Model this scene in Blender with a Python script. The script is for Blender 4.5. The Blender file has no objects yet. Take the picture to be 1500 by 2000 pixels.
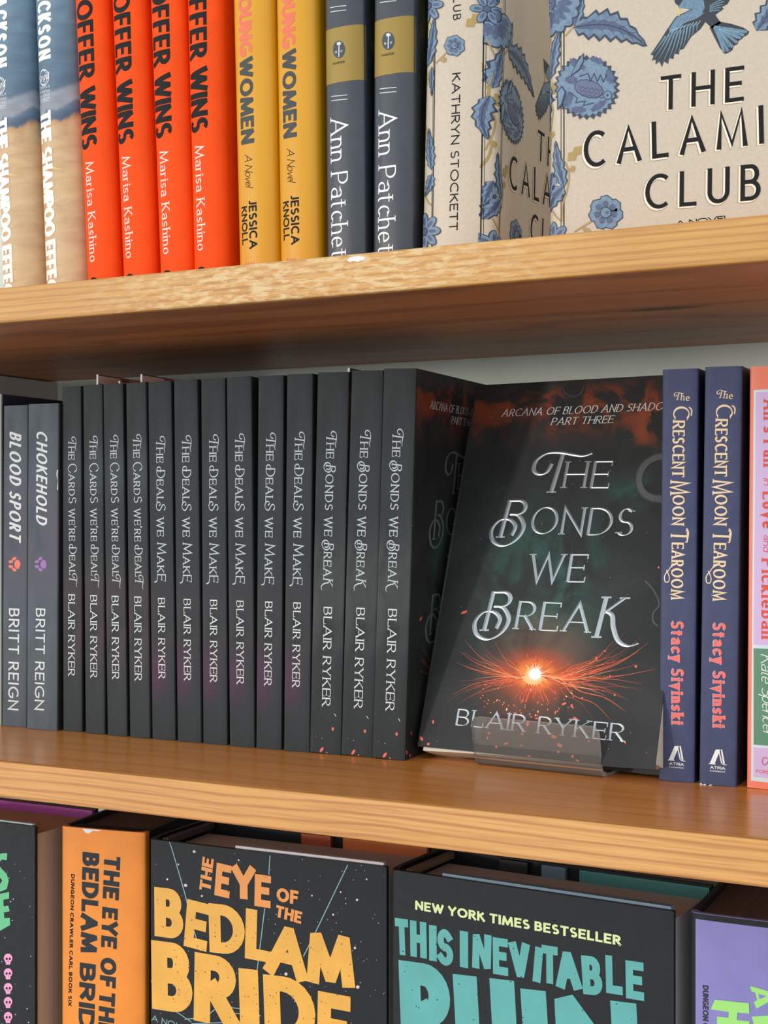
import bpy, bmesh, math, random
from mathutils import Vector, Matrix
from mathutils.geometry import tessellate_polygon
R = math.radians
random.seed(7)
SC = bpy.context.scene
COL = SC.collection

# ------------------------------------------------------------------ camera, light, exposure
CAM_H, CAM_D = 1.40, 0.6025            # camera height above the floor, distance to the shelf fronts
FOCAL, YAW, HORIZON = 2805.0, R(27.5), 1008.0
cam_data = bpy.data.cameras.new('camera')
cam_data.sensor_fit = 'HORIZONTAL'
cam_data.sensor_width = 36.0
cam_data.lens = FOCAL / 1500.0 * 36.0
cam_data.shift_y = (HORIZON - 1000.0) / 1500.0
cam_data.clip_start = 0.01
cam = bpy.data.objects.new('camera', cam_data)
COL.objects.link(cam)
cam.location = (0.0, -CAM_D, CAM_H)
cam.rotation_euler = (R(90), 0.0, YAW)
SC.camera = cam

world = bpy.data.worlds.new('room_light')
SC.world = world
world.use_nodes = True
# room light: even glow plus an added band above the horizon, brightening shelf interiors
wt_ = world.node_tree
bg = wt_.nodes['Background']
tcw = wt_.nodes.new('ShaderNodeTexCoord'); sxw = wt_.nodes.new('ShaderNodeSeparateXYZ')
wt_.links.new(tcw.outputs['Generated'], sxw.inputs[0])
def wmath(op, p, q_):
    x_ = wt_.nodes.new('ShaderNodeMath'); x_.operation = op
    for k_, v_ in enumerate((p, q_)):
        if hasattr(v_, 'is_output'): wt_.links.new(v_, x_.inputs[k_])
        else: x_.inputs[k_].default_value = v_
    return x_.outputs[0]
LEVEL, AMBIENT, SPREAD = 1.30, 0.48, 0.50
zz_ = wmath('DIVIDE', wmath('SUBTRACT', sxw.outputs[2], 0.30), SPREAD)
fall = wmath('POWER', 2.718, wmath('MULTIPLY', wmath('MULTIPLY', zz_, zz_), -1.0))
wt_.links.new(wmath('ADD', AMBIENT, wmath('MULTIPLY', fall, LEVEL)), bg.inputs[1])
bg.inputs[0].default_value = (0.90, 0.95, 1.0, 1)
sun_data = bpy.data.lights.new('low_sun', 'SUN')
sun_data.energy = 1.1
sun_data.angle = R(4.0)
sun_data.color = (1.0, 0.95, 0.88)
sun = bpy.data.objects.new('low_sun', sun_data)
COL.objects.link(sun)
SUN_AZ, SUN_EL = R(35), R(1.3)
sun.location = (-2.0, -3.0, 2.2)
sun.rotation_euler = Vector((math.sin(SUN_AZ) * math.cos(SUN_EL), math.cos(SUN_AZ) * math.cos(SUN_EL), -math.sin(SUN_EL))).to_track_quat('-Z', 'Y').to_euler()
SC.view_settings.view_transform = 'Standard'
SC.view_settings.look = 'None'
SC.view_settings.gamma = 1.0
SC.view_settings.use_curve_mapping = False
SC.view_settings.exposure = -0.12

# ------------------------------------------------------------------ reading positions off the photograph (1500 x 2000)
CO = Vector((0.0, -CAM_D, CAM_H))
RV = Vector((math.cos(YAW), math.sin(YAW), 0)); FV = Vector((-math.sin(YAW), math.cos(YAW), 0))
def ray(px, py): return FV + RV * ((px - 750.0) / FOCAL) + Vector((0, 0, (HORIZON - py) / FOCAL))
def at_y(px, py, y):
    d = ray(px, py); return CO + d * ((y + CAM_D) / d.y)
def at_z(px, py, z):
    d = ray(px, py); return CO + d * ((z - CAM_H) / d.z)
def crop(ox, oy, s): return lambda x, y: (ox + x / s, oy + y / s)
raw = lambda x, y: (x, y)
k1, k2, k3, k4 = crop(0, 0, 3), crop(400, 0, 3), crop(800, 0, 3.75), crop(1050, 0, 3.3333)
k5, k6, k7, k8 = crop(0, 720, 2.7025), crop(400, 700, 2.5), crop(780, 700, 2.381), crop(1240, 680, 2.273)
d1, d2, d3, d4 = crop(0, 1540, 3), crop(260, 1580, 2.885), crop(740, 1600, 2.679), crop(1150, 1600, 4.286)
m1, m2 = crop(800, 740, 3), crop(800, 1080, 3)
n1, n2 = crop(1380, 720, 5), crop(1380, 1100, 4.35)

# shelf levels (heights above the floor)
TOP_UP, TOP_LO = CAM_H + 0.1254, CAM_H + 0.1062
MID_UP, MID_LO = CAM_H - 0.1348, CAM_H - 0.1545
LOW_UP = CAM_H - 0.189 - 0.2365
WALL_Y = 0.2835

# ------------------------------------------------------------------ materials
def lin(c):
    c /= 255.0
    return c / 12.92 if c <= 0.04045 else ((c + 0.055) / 1.055) ** 2.4
def rgba(c): return (lin(c[0]), lin(c[1]), lin(c[2]), 1.0)
MATS = {}
def mat(name, c, rough=0.55, metal=0.0, spec=0.5, mott=0.0, scale=60.0, coat=0.0):
    if name in MATS: return MATS[name]
    m = bpy.data.materials.new(name); m.use_nodes = True
    nt = m.node_tree; b = nt.nodes['Principled BSDF']
    b.inputs['Base Color'].default_value = rgba(c)
    b.inputs['Roughness'].default_value = rough
    b.inputs['Metallic'].default_value = metal
    b.inputs['Specular IOR Level'].default_value = spec
    b.inputs['Coat Weight'].default_value = coat
    if mott > 0:
        tc = nt.nodes.new('ShaderNodeTexCoord'); nz = nt.nodes.new('ShaderNodeTexNoise')
        nz.inputs['Scale'].default_value = scale; nz.inputs['Detail'].default_value = 6
        nt.links.new(tc.outputs['Object'], nz.inputs['Vector'])
        rp = nt.nodes.new('ShaderNodeValToRGB')
        rp.color_ramp.elements[0].position = 0.3; rp.color_ramp.elements[1].position = 0.7
        lo = [max(0, v * (1 - mott)) for v in c]; hi = [min(255, v * (1 + mott)) for v in c]
        rp.color_ramp.elements[0].color = rgba(lo); rp.color_ramp.elements[1].color = rgba(hi)
        nt.links.new(nz.outputs['Fac'], rp.inputs['Fac'])
        nt.links.new(rp.outputs['Color'], b.inputs['Base Color'])
    MATS[name] = m
    return m
class NT:
    """short hand for building a node material"""
    def __init__(s, name, rough=0.5, spec=0.5, coat=0.0):
        s.m = bpy.data.materials.new(name); s.m.use_nodes = True; MATS[name] = s.m
        s.t = s.m.node_tree; s.b = s.t.nodes['Principled BSDF']
        s.b.inputs['Roughness'].default_value = rough; s.b.inputs['Specular IOR Level'].default_value = spec
        s.b.inputs['Coat Weight'].default_value = coat; s.b.inputs['Coat Roughness'].default_value = 0.18
        s.co = s.t.nodes.new('ShaderNodeTexCoord').outputs['Object']
    def n(s, kind, **kw):
        x = s.t.nodes.new('ShaderNode' + kind)
        for k, v in kw.items():
            if k in ('operation', 'blend_type', 'data_type', 'wave_type', 'bands_direction', 'interpolation_type', 'wave_profile', 'feature'): setattr(x, k, v)
        return x
    def put(s, sock, v):
        if hasattr(v, 'is_output'): s.t.links.new(v, sock)
        elif isinstance(v, (tuple, list)) and len(v) == 3 and sock.type == 'RGBA': sock.default_value = (*v, 1)
        else: sock.default_value = v
    def math(s, op, a, b=0.0, clamp=False):
        x = s.n('Math', operation=op); x.use_clamp = clamp
        s.put(x.inputs[0], a); s.put(x.inputs[1], b); return x.outputs[0]
    def maps(s, scale=(1, 1, 1), loc=(0, 0, 0), rot=(0, 0, 0), v=None):
        x = s.n('Mapping'); s.t.links.new(v or s.co, x.inputs[0])
        x.inputs['Scale'].default_value = scale; x.inputs['Location'].default_value = loc; x.inputs['Rotation'].default_value = rot
        return x.outputs[0]
    def noise(s, v, scale=5.0, detail=4.0, dist=0.0, rough=0.5):
        x = s.n('TexNoise'); s.put(x.inputs['Vector'], v); x.inputs['Scale'].default_value = scale
        x.inputs['Detail'].default_value = detail; x.inputs['Distortion'].default_value = dist; x.inputs['Roughness'].default_value = rough
        return x.outputs['Fac']
    def ramp(s, f, stops):
        x = s.n('ValToRGB'); e = x.color_ramp.elements
        while len(e) < len(stops): e.new(0.5)
        for i, (p, c) in enumerate(stops):
            e[i].position = p; e[i].color = rgba(c) if not isinstance(c, (int, float)) else (c, c, c, 1)
        s.put(x.inputs[0], f); return x.outputs[0]
    def mix(s, f, a, b, blend='MIX'):
        x = s.n('MixRGB', blend_type=blend)
        s.put(x.inputs[0], f); s.put(x.inputs[1], a); s.put(x.inputs[2], b); return x.outputs[0]
    def dist(s, p, sc=(1, 1, 1)):
        v = s.maps(sc, tuple(-p[i] * sc[i] for i in range(3)))
        x = s.n('VectorMath', operation='LENGTH'); s.t.links.new(v, x.inputs[0]); return x.outputs['Value']
    def band(s, v, a, b):
        x = s.n('MapRange', interpolation_type='SMOOTHSTEP'); s.put(x.inputs[0], v)
        x.inputs[1].default_value = a; x.inputs[2].default_value = b; x.inputs[3].default_value = 0; x.inputs[4].default_value = 1
        return x.outputs[0]
    def sep(s):
        x = s.n('SeparateXYZ'); s.t.links.new(s.co, x.inputs[0]); return x.outputs
    def done(s, col, bump=None, strength=0.2, distance=0.0005):
        s.put(s.b.inputs['Base Color'], col)
        if bump is not None:
            x = s.n('Bump'); x.inputs['Strength'].default_value = strength; x.inputs['Distance'].default_value = distance
            s.put(x.inputs['Height'], bump); s.t.links.new(x.outputs[0], s.b.inputs['Normal'])
        return s.m

# ------------------------------------------------------------------ object helpers
def props(o, label=None, cat=None, group=None, kind=None):
    if label: o['label'] = label
    if cat: o['category'] = cat
    if group: o['group'] = group
    if kind: o['kind'] = kind
    return o
def empty(name, M=None):
    o = bpy.data.objects.new(name, None); COL.objects.link(o); o.empty_display_size = 0.02
    if M is not None: o.matrix_world = M
    return o
def mesh_obj(name, verts, faces, mats, parent=None, idx=None, smooth=False):
    me = bpy.data.meshes.new(name); me.from_pydata([tuple(v) for v in verts], [], faces)
    for m in (mats if isinstance(mats, (list, tuple)) else [mats]): me.materials.append(m)
    if idx: me.polygons.foreach_set('material_index', idx)
    if smooth: me.polygons.foreach_set('use_smooth', [True] * len(me.polygons))
    me.update()
    o = bpy.data.objects.new(name, me); COL.objects.link(o)
    if parent: o.parent = parent
    return o
def box_vf(a, b):
    (x0, y0, z0), (x1, y1, z1) = a, b
    v = [(x0, y0, z0), (x1, y0, z0), (x1, y1, z0), (x0, y1, z0), (x0, y0, z1), (x1, y0, z1), (x1, y1, z1), (x0, y1, z1)]
    f = [(0, 3, 2, 1), (4, 5, 6, 7), (0, 1, 5, 4), (1, 2, 6, 5), (2, 3, 7, 6), (3, 0, 4, 7)]
    return v, f
def box(name, a, b, m, parent=None, bevel=0.0):
    v, f = box_vf(a, b)
    o = mesh_obj(name, v, f, m, parent)
    if bevel:
        bm = bmesh.new(); bm.from_mesh(o.data)
        bmesh.ops.bevel(bm, geom=list(bm.edges), offset=bevel, segments=2, affect='EDGES', profile=0.5)
        bm.to_mesh(o.data); bm.free()
    return o
def extrude_profile(name, pts, z0, z1, m, parent=None, closed=True, smooth=False):
    """closed outline in local xy, extruded along z"""
    n = len(pts)
    v = [(p[0], p[1], z0) for p in pts] + [(p[0], p[1], z1) for p in pts]
    f = [(i, (i + 1) % n, n + (i + 1) % n, n + i) for i in range(n)]
    tri = tessellate_polygon([[Vector((p[0], p[1], 0)) for p in pts]])
    f += [tuple(reversed(t)) for t in tri] + [tuple(i + n for i in t) for t in tri]
    o = mesh_obj(name, v, f, m, parent)
    bm = bmesh.new(); bm.from_mesh(o.data); bmesh.ops.recalc_face_normals(bm, faces=bm.faces); bm.to_mesh(o.data); bm.free()
    return o
def dup(root, M, label=None, group=None):
    r = root.copy(); COL.objects.link(r); r.matrix_world = M
    if label: r['label'] = label
    if group: r['group'] = group
    for ch in list(root.children):
        c = ch.copy(); COL.objects.link(c); c.parent = r
        for g in list(ch.children):
            d = g.copy(); COL.objects.link(d); d.parent = c
    return r

# ------------------------------------------------------------------ lettering: every letter is drawn from its strokes
G = {
 'A': (.8, "0,0 .4,1 .8,0;.15,.34 .65,.34"), 'B': (.56, "0,0 0,1;0,1 @.28,.76,.22,.24,90,-90 0,.52;0,.52 @.28,.26,.28,.26,90,-90 0,0"),
 'C': (.74, "@.46,.5,.46,.5,52,308"), 'D': (.7, "0,0 0,1;0,1 @.22,.5,.48,.5,90,-90 0,0"), 'E': (.52, "0,0 0,1;0,1 .52,1;0,.52 .44,.52;0,0 .52,0"),
 'F': (.5, "0,0 0,1;0,1 .5,1;0,.5 .43,.5"), 'G': (.82, "@.46,.5,.46,.5,52,322 .82,.42;.82,.42 .5,.42"), 'H': (.68, "0,0 0,1;.68,0 .68,1;0,.52 .68,.52"),
 'I': (0, "0,0 0,1"), 'J': (.36, ".36,1 .36,.24 @.16,.24,.2,.24,0,-130"), 'K': (.62, "0,0 0,1;.6,1 0,.42;.2,.6 .62,0"), 'L': (.48, "0,1 0,0;0,0 .48,0"),
 'M': (.98, "0,0 .11,1 .49,.06 .87,1 .98,0"), 'N': (.68, "0,0 0,1 .68,0 .68,1"), 'O': (.9, "@.45,.5,.45,.5,90,450"), 'P': (.54, "0,0 0,1;0,1 @.26,.73,.28,.27,90,-90 0,.46"),
 'Q': (.9, "@.45,.5,.45,.5,90,450;.55,.25 .9,-.1"), 'R': (.58, "0,0 0,1;0,1 @.26,.74,.27,.26,90,-90 0,.48;.24,.48 .58,0"),
 'S': (.52, "@.26,.75,.23,.25,38,270 @.26,.25,.26,.25,90,-142"), 'T': (.62, "0,1 .62,1;.31,1 .31,0"), 'U': (.64, "0,1 0,.3 @.32,.3,.32,.3,180,360 .64,1"),
 'V': (.74, "0,1 .37,0 .74,1"), 'W': (1.1, "0,1 .28,0 .55,1 .82,0 1.1,1"), 'X': (.66, "0,0 .66,1;0,1 .66,0"), 'Y': (.68, "0,1 .34,.46 .68,1;.34,.46 .34,0"), 'Z': (.6, "0,1 .6,1 0,0 .6,0"),
 'a': (.44, "@.22,.48,.2,.16,150,0 .42,0;.42,.36 @.2,.2,.2,.18,80,330"), 'b': (.46, "0,1 0,0;0,.32 @.22,.32,.22,.32,180,-180"), 'c': (.42, "@.24,.32,.24,.32,48,312"),
 'd': (.46, ".46,1 .46,0;@.23,.32,.23,.32,0,360"), 'e': (.46, ".02,.34 .44,.34 @.23,.32,.22,.32,5,310"), 'f': (.3, "@.27,.8,.17,.2,60,180 .1,0;0,.62 .28,.62"),
 'g': (.46, ".46,.64 .46,-.06 @.23,-.06,.23,.22,0,-150;@.23,.32,.23,.32,0,360"), 'h': (.42, "0,1 0,0;0,.4 @.21,.42,.21,.22,180,0 .42,0"), 'i': (0, "0,.64 0,0;0,.84 0,.93"),
 'k': (.42, "0,1 0,0;.38,.64 0,.26;.13,.38 .42,0"), 'l': (0, "0,1 0,0"), 'm': (.7, "0,.64 0,0;0,.44 @.175,.46,.175,.18,180,0 .35,0;.35,.44 @.525,.46,.175,.18,180,0 .7,0"),
 'n': (.42, "0,.64 0,0;0,.4 @.21,.42,.21,.22,180,0 .42,0"), 'o': (.48, "@.24,.32,.24,.32,90,450"), 'p': (.46, "0,.64 0,-.3;0,.32 @.22,.32,.22,.32,180,-180"),
 'r': (.28, "0,.64 0,0;0,.36 @.2,.42,.2,.22,180,75"), 's': (.34, "@.17,.48,.15,.16,38,270 @.17,.16,.17,.16,90,-142"), 't': (.28, ".1,.86 .1,.14 @.22,.14,.12,.14,180,290;-.06,.64 .28,.64"),
 'u': (.42, "0,.64 0,.24 @.21,.22,.21,.22,180,360 .42,.64;.42,.5 .42,0"), 'v': (.46, "0,.64 .23,0 .46,.64"), 'w': (.68, "0,.64 .17,0 .34,.64 .51,0 .68,.64"), 'y': (.46, "0,.64 .23,0;.46,.64 .14,-.3"),
 "'": (0, "0,1 0,.78"), '.': (0, "0,0 0,.04"), '1': (.2, ".02,.8 .18,1;.18,1 .18,0"), '7': (.42, "0,1 .42,1 .14,0"), '8': (.46, "@.23,.76,.19,.24,90,450;@.23,.26,.23,.26,90,450"),
 # swash capitals of the dark series
 '~T': (.45, ".34,.98 .22,-.02;~1.07,1.02 .85,.95 .54,1.0 .27,1.05 -.04,1.04 -.27,.89 -.34,.69 -.29,.53 -.13,.46 .02,.53 .1,.73"),
 '~B': (.55, "0,0 .1,1;.1,1 @.34,.81,.2,.19,90,-90 .16,.62;~.17,.63 .4,.58 .57,.28 .44,-.06 .13,-.24 -.17,-.11 -.26,.2 -.09,.46 .17,.48 .35,.3 .3,.06"),
 '~D': (.66, ".1,0 .1,1;.1,1 @.24,.5,.46,.5,90,-90 .1,0;~.1,0 -.14,.06 -.24,.26 -.16,.46 .06,.5 .2,.4"),
 '~C': (.66, "~.66,.8 .5,1.06 .2,1.1 -.08,.84 -.12,.4 .08,.04 .36,-.08 .6,.04 .7,.24"),
 '~K': (.6, "0,0 .12,1;.56,.98 .1,.6;~.14,.66 .31,.54 .37,.25 .52,-.08 .76,-.21 1.0,-.14"),
 '~S': (.5, "~.5,.86 .3,1.02 .06,.92 .04,.7 .28,.52 .5,.3 .4,.02 .12,-.08 -.18,.06 -.22,.32 -.04,.42 .08,.28"),
 '~E': (.5, "0,0 0,1;0,1 .5,1;0,.52 .42,.52;~0,0 .3,-.02 .56,-.1 .66,-.36"),
 '~L': (.45, "0,1 0,0;0,0 .48,0"), '~M': (.9, "0,0 .1,1.05 .45,.15 .8,1.05 .9,0"), '~O': (.9, "@.45,.5,.45,.5,90,450;~.5,.02 .2,-.4 -.3,-.5 -.5,-.3 -.3,-.1 -.05,-.3"),
}
def spline(p, k=6):
    if len(p) < 3: return p
    out = []
    for i in range(len(p) - 1):
        a, b, c, d = p[max(0, i - 1)], p[i], p[i + 1], p[min(len(p) - 1, i + 2)]
        for j in range(k):
            t = j / k
            out.append(tuple(0.5 * (2 * b[q] + (c[q] - a[q]) * t + (2 * a[q] - 5 * b[q] + 4 * c[q] - d[q]) * t * t + (3 * b[q] - a[q] - 3 * c[q] + d[q]) * t ** 3) for q in (0, 1)))
    out.append(p[-1]); return out
_cache = {}
def glyph(ch):
    if ch in _cache: return _cache[ch]
    w, src = G[ch]; strokes = []; curly = set()
    for st in src.split(';'):
        st = st.strip(); sm = st.startswith('~'); st = st.lstrip('~'); pts = []
        for tok in st.split():
            if tok[0] == '@':
                cx, cy, rx, ry, a0, a1 = (float(q) for q in tok[1:].split(','))
                n = max(4, int(abs(a1 - a0) / 14))
                pts += [(cx + rx * math.cos(R(a0 + (a1 - a0) * i / n)), cy + ry * math.sin(R(a0 + (a1 - a0) * i / n))) for i in range(n + 1)]
            else:
                x, y = tok.split(','); pts.append((float(x), float(y)))
        q = [pts[0]]
        for p in pts[1:]:
            if math.hypot(p[0] - q[-1][0], p[1] - q[-1][1]) > 1e-4: q.append(p)
        if sm: curly.add(len(strokes))
        strokes.append(spline(q) if sm else q)
    _cache[ch] = (w, strokes, curly); return _cache[ch]

STY = dict(
 sans=dict(wt=.13, thin=.13, track=.16), bold=dict(wt=.2, thin=.18, track=.1, lim=1.5, cut=.5), heavy=dict(wt=.28, thin=.21, track=.09, geo=1, lim=1.35, cut=.4), fat=dict(wt=.28, thin=.225, track=.07, lim=1.35, cut=.4, fit=1),
 cond=dict(wt=.24, thin=.17, track=.12, geo=1, lim=1.4, cut=.4), futura=dict(wt=.125, thin=.115, track=.3, lim=1.5), thinsans=dict(wt=.09, thin=.09, track=.2),
 serif=dict(wt=.14, thin=.05, nib=18, serif=.10, st=.05, track=.17), light=dict(wt=.1, thin=.045, nib=15, serif=.09, st=.045, track=.14), slab=dict(wt=.22, thin=.09, nib=10, serif=.06, st=.075, track=.17),
 ital=dict(wt=.12, thin=.045, nib=18, serif=.06, st=.04, track=.14, slant=.22), fancy=dict(wt=.12, thin=.05, nib=15, serif=.09, st=.045, track=.15, small=.8),
 chisel=dict(wt=.12, thin=.042, nib=15, serif=.07, st=.04, track=.16, small=.82, slant=.03), crescent=dict(wt=.13, thin=.055, nib=15, serif=.05, st=.045, track=.08, small=.74),
 script=dict(wt=.075, thin=.055, nib=30, track=.02, slant=.3), brush=dict(wt=.19, thin=.12, nib=35, track=.14, slant=.28))

def cross2(a, b): return a[0] * b[1] - a[1] * b[0]
def ribbon_sides(p, segw, closed=False, lim=2.6, cut=False):
    n = len(p); S = []
    for i in range(n if closed else n - 1):
        a, b = p[i], p[(i + 1) % n]; l = math.hypot(b[0] - a[0], b[1] - a[1]) or 1e-9
        S.append(((b[0] - a[0]) / l, (b[1] - a[1]) / l))
    Lt, Rt, Md = [], [], []
    for i in range(n):
        Md.append(p[i])
        i0 = (i - 1) % len(S) if closed else i - 1; i1 = i % len(S) if closed else i
        if i0 < 0: i0 = i1
        if i1 >= len(S): i1 = i0
        e0, e1, w0, w1 = S[i0], S[i1], segw[i0], segw[i1]
        n0, n1 = (-e0[1], e0[0]), (-e1[1], e1[0])
        if cut and e0[0] * e1[0] + e0[1] * e1[1] < .1 and abs(cross2(e0, e1)) > 1e-3:
            # a flat cut across the outer corner, the inner corner stays sharp
            cr = cross2(e0, e1); so = -1 if cr > 0 else 1
            ax, ay, bx, by = -so * n0[0] * w0, -so * n0[1] * w0, -so * n1[0] * w1, -so * n1[1] * w1
            t = cross2((bx - ax, by - ay), e1) / cr; x, y = ax + e0[0] * t, ay + e0[1] * t; l = math.hypot(x, y); mx = 4.0 * max(w0, w1)
            if l > mx: x, y = x * mx / l, y * mx / l
            k = .55 if cut is True else cut
            o0 = (p[i][0] + so * n0[0] * w0 + e0[0] * w0 * k, p[i][1] + so * n0[1] * w0 + e0[1] * w0 * k); o1 = (p[i][0] + so * n1[0] * w1 - e1[0] * w1 * k, p[i][1] + so * n1[1] * w1 - e1[1] * w1 * k)
            inn = (p[i][0] + x, p[i][1] + y); a_, b_ = (Lt, Rt) if so > 0 else (Rt, Lt)
            a_ += [o0, o1]; b_ += [inn, inn]; Md.append(p[i]); continue
        for sg, out in ((1, Lt), (-1, Rt)):
            cr = cross2(e0, e1); dt = e0[0] * e1[0] + e0[1] * e1[1]
            if abs(cr) < .3 and dt > 0:
                nx, ny = n0[0] + n1[0], n0[1] + n1[1]; l = math.hypot(nx, ny) or 1; w = (w0 + w1) / 2
                out.append((p[i][0] + sg * nx / l * w, p[i][1] + sg * ny / l * w)); continue
            if abs(cr) < 1e-3:
                out.append((p[i][0] + sg * n0[0] * w0, p[i][1] + sg * n0[1] * w0)); continue
            ax, ay = sg * n0[0] * w0, sg * n0[1] * w0; bx, by = sg * n1[0] * w1, sg * n1[1] * w1
            t = cross2((bx - ax, by - ay), e1) / cr
            x, y = ax + e0[0] * t, ay + e0[1] * t; l = math.hypot(x, y); mx = lim * max(w0, w1)
            if l > mx: x, y = x * mx / l, y * mx / l
            out.append((p[i][0] + x, p[i][1] + y))
    return Lt, Rt, Md
def seg_dist(q, a, b):
    dx, dy = b[0] - a[0], b[1] - a[1]; l2 = dx * dx + dy * dy or 1e-12
    t = max(0, min(1, ((q[0] - a[0]) * dx + (q[1] - a[1]) * dy) / l2))
    return math.hypot(q[0] - a[0] - t * dx, q[1] - a[1] - t * dy)

class Face:
    """a flat or gently rounded face of a book: (u, v) across and up it, in the book's own axes"""
    def __init__(s, M, o, u, v, n, prof=None, lim=None, curve=None):
        s.Mi = M.inverted(); s.o, s.u, s.v, s.n, s.prof = Vector(o), Vector(u), Vector(v), Vector(n), prof
        s.lim, s.curve = lim, curve          # printable area (u0, u1, v0, v1); below u = curve the face bends round
    def uv(s, px, py):
        O = s.Mi @ CO; D = (s.Mi.to_3x3() @ ray(px, py))
        t = (s.o - O).dot(s.n) / D.dot(s.n); P = O + D * t - s.o
        return (P.dot(s.u), P.dot(s.v))
    def at(s, a, b, h):
        P = s.o + s.u * a + s.v * b + s.n * h
        return P - s.n * s.prof(a) if s.prof else P
class Ink:
    """printed artwork or lettering on one face, one mesh"""
    def __init__(s, face, k=raw): s.f, s.k, s.V, s.F, s.I, s.M, s.layer, s.base, s.cnt, s.U = face, k, [], [], [], [], 0, 0.00010, 0, []
    def p(s, x, y): return s.f.uv(*s.k(x, y))
    def mi(s, m):
        if m not in s.M: s.M.append(m)
        return s.M.index(m)
    def tri(s, a, b, c, m, h):
        if s.f.lim:
            u0, u1, v0, v1 = s.f.lim
            a, b, c = ((max(u0, min(u1, q[0])), max(v0, min(v1, q[1])), *q[2:]) for q in (a, b, c))
            if abs((b[0] - a[0]) * (c[1] - a[1]) - (b[1] - a[1]) * (c[0] - a[0])) < 1e-13: return
        if s.f.prof and (s.f.curve is None or min(a[0], b[0], c[0]) < s.f.curve):
            e = [(abs(a[0] - b[0]), 0), (abs(b[0] - c[0]), 1), (abs(c[0] - a[0]), 2)]; mx, w = max(e)
            if mx > (0.0011 if s.f.curve is None else 0.0007):
                if w == 1: a, b, c = b, c, a
                elif w == 2: a, b, c = c, a, b
                q = ((a[0] + b[0]) / 2, (a[1] + b[1]) / 2)
                s.tri(a, q, c, m, h); s.tri(q, b, c, m, h); return
        s.U.append((a[:2], b[:2], c[:2]))
        i = len(s.V)
        s.V += [s.f.at(q[0], q[1], h + (q[2] if len(q) > 2 else 0)) for q in (a, b, c)]; s.F.append((i, i + 1, i + 2)); s.I.append(s.mi(m))
    def h(s):
        s.cnt += 1                               # overlapping shapes of one layer never lie in exactly the same plane
        k = 3.0 if s.f.prof and s.f.curve is None else (2.0 if s.f.prof and s.f.curve > .004 else 1.0)
        return s.base + k * (0.000018 * s.layer + 0.0000018 * (s.cnt % 9))
    def poly_uv(s, pts, m):
        h = s.h()
        for t in tessellate_polygon([[Vector((a, b, 0)) for a, b in pts]]): s.tri(*(pts[i] for i in t), m, h)
    def poly(s, pts, m): s.poly_uv([s.p(*q) for q in pts], m)
    def ribbon_uv(s, p, segw, m, closed=False, lim=2.6, ridge=0.0, cut=False):
        L, Rr, p = ribbon_sides(p, segw, closed, lim, cut); n = len(p); h = s.h()
        for i in range(n if closed else n - 1):
            j = (i + 1) % n
            if ridge:
                a, b = (*p[i], ridge), (*p[j], ridge)
                for x in ((L[i], L[j], b), (L[i], b, a), (a, b, Rr[j]), (a, Rr[j], Rr[i])): s.tri(*x, m, h)
            else:
                s.tri(L[i], L[j], Rr[j], m, h); s.tri(L[i], Rr[j], Rr[i], m, h)
    def line(s, pts, w, m, taper=False, smooth=True):
        """pts in picture units, w total width in the same units"""
        pts = spline(pts, 5) if smooth and len(pts) > 2 else pts
        q = [s.p(*x) for x in pts]; n = len(q)
        sc = math.dist(s.p(pts[0][0] + 10, pts[0][1]), s.p(*pts[0])) / 10; sc2 = math.dist(s.p(pts[0][0], pts[0][1] + 10), s.p(*pts[0])) / 10
        w = w * (sc + sc2) / 4
        s.ribbon_uv(q, [w * (1 - 0.9 * (i / max(1, n - 2)) if taper else 1) for i in range(n - 1)], m)
    def blob(s, c, r, m, n=18, jag=0.0, ry=None, rot=0.0):
        ry = ry or r; P = []
        for i in range(n):
            a = 2 * math.pi * i / n; q = 1 + jag * (1 if i % 2 else -1)
            x, y = r * q * math.cos(a), ry * q * math.sin(a)
            P.append((c[0] + x * math.cos(rot) - y * math.sin(rot), c[1] + x * math.sin(rot) + y * math.cos(rot)))
        s.poly(P, m)
    def text(s, txt, sty, p0, p1, pc, m, grow=0.0, shift=(0, 0), ridge=0.0):
        """baseline from p0 to p1, pc a point at cap height above p0 (picture units)"""
        st = STY[sty]; A, B, C = s.p(*p0), s.p(*p1), s.p(*pc)
        L = math.dist(A, B); rx = ((B[0] - A[0]) / L, (B[1] - A[1]) / L); up = (-rx[1], rx[0])
        H = (C[0] - A[0]) * up[0] + (C[1] - A[1]) * up[1]
        if H < 0: up = (-up[0], -up[1]); H = -H
        wt, thin = st['wt'], st['thin']; small = st.get('small', 0)
        toks = []; i = 0
        while i < len(txt):
            t = txt[i]
            if t == '~': t = txt[i:i + 2]; i += 1
            i += 1
            if small and len(t) == 1 and t.islower(): toks.append((t.upper(), small))
            elif small and len(t) == 2 and t[1].islower(): toks.append(('~' + t[1].upper(), small))
            else: toks.append((t, 1.0))
        if st.get('fit'):
            n_ = len(toks); wt = L / H if toks[0][0] == 'I' and n_ == 1 else min(wt, .40 * L / (n_ * H))
        tr = st['track'] * H
        fixed = sum(wt * H for t, k in toks if t != ' ') + tr * (len(toks) - 1); var = sum((.3 * H if t == ' ' else glyph(t)[0] * k * H) for t, k in toks)
        if fixed > 0.72 * L: tr *= 0.5; fixed = sum(wt * H for t, k in toks if t != ' ') + tr * (len(toks) - 1)
        xs = max(0.12, (L - fixed) / max(var, 1e-9)); gx = 1.0
        if st.get('geo'): tr = st['track'] * H; xs = 1.0; gx = L / (sum(wt * H for t, k in toks if t != ' ') + tr * (len(toks) - 1) + var)
        x = 0.0; nib = st.get('nib', 0); sl = st.get('serif', 0); slant = st.get('slant', 0)
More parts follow.
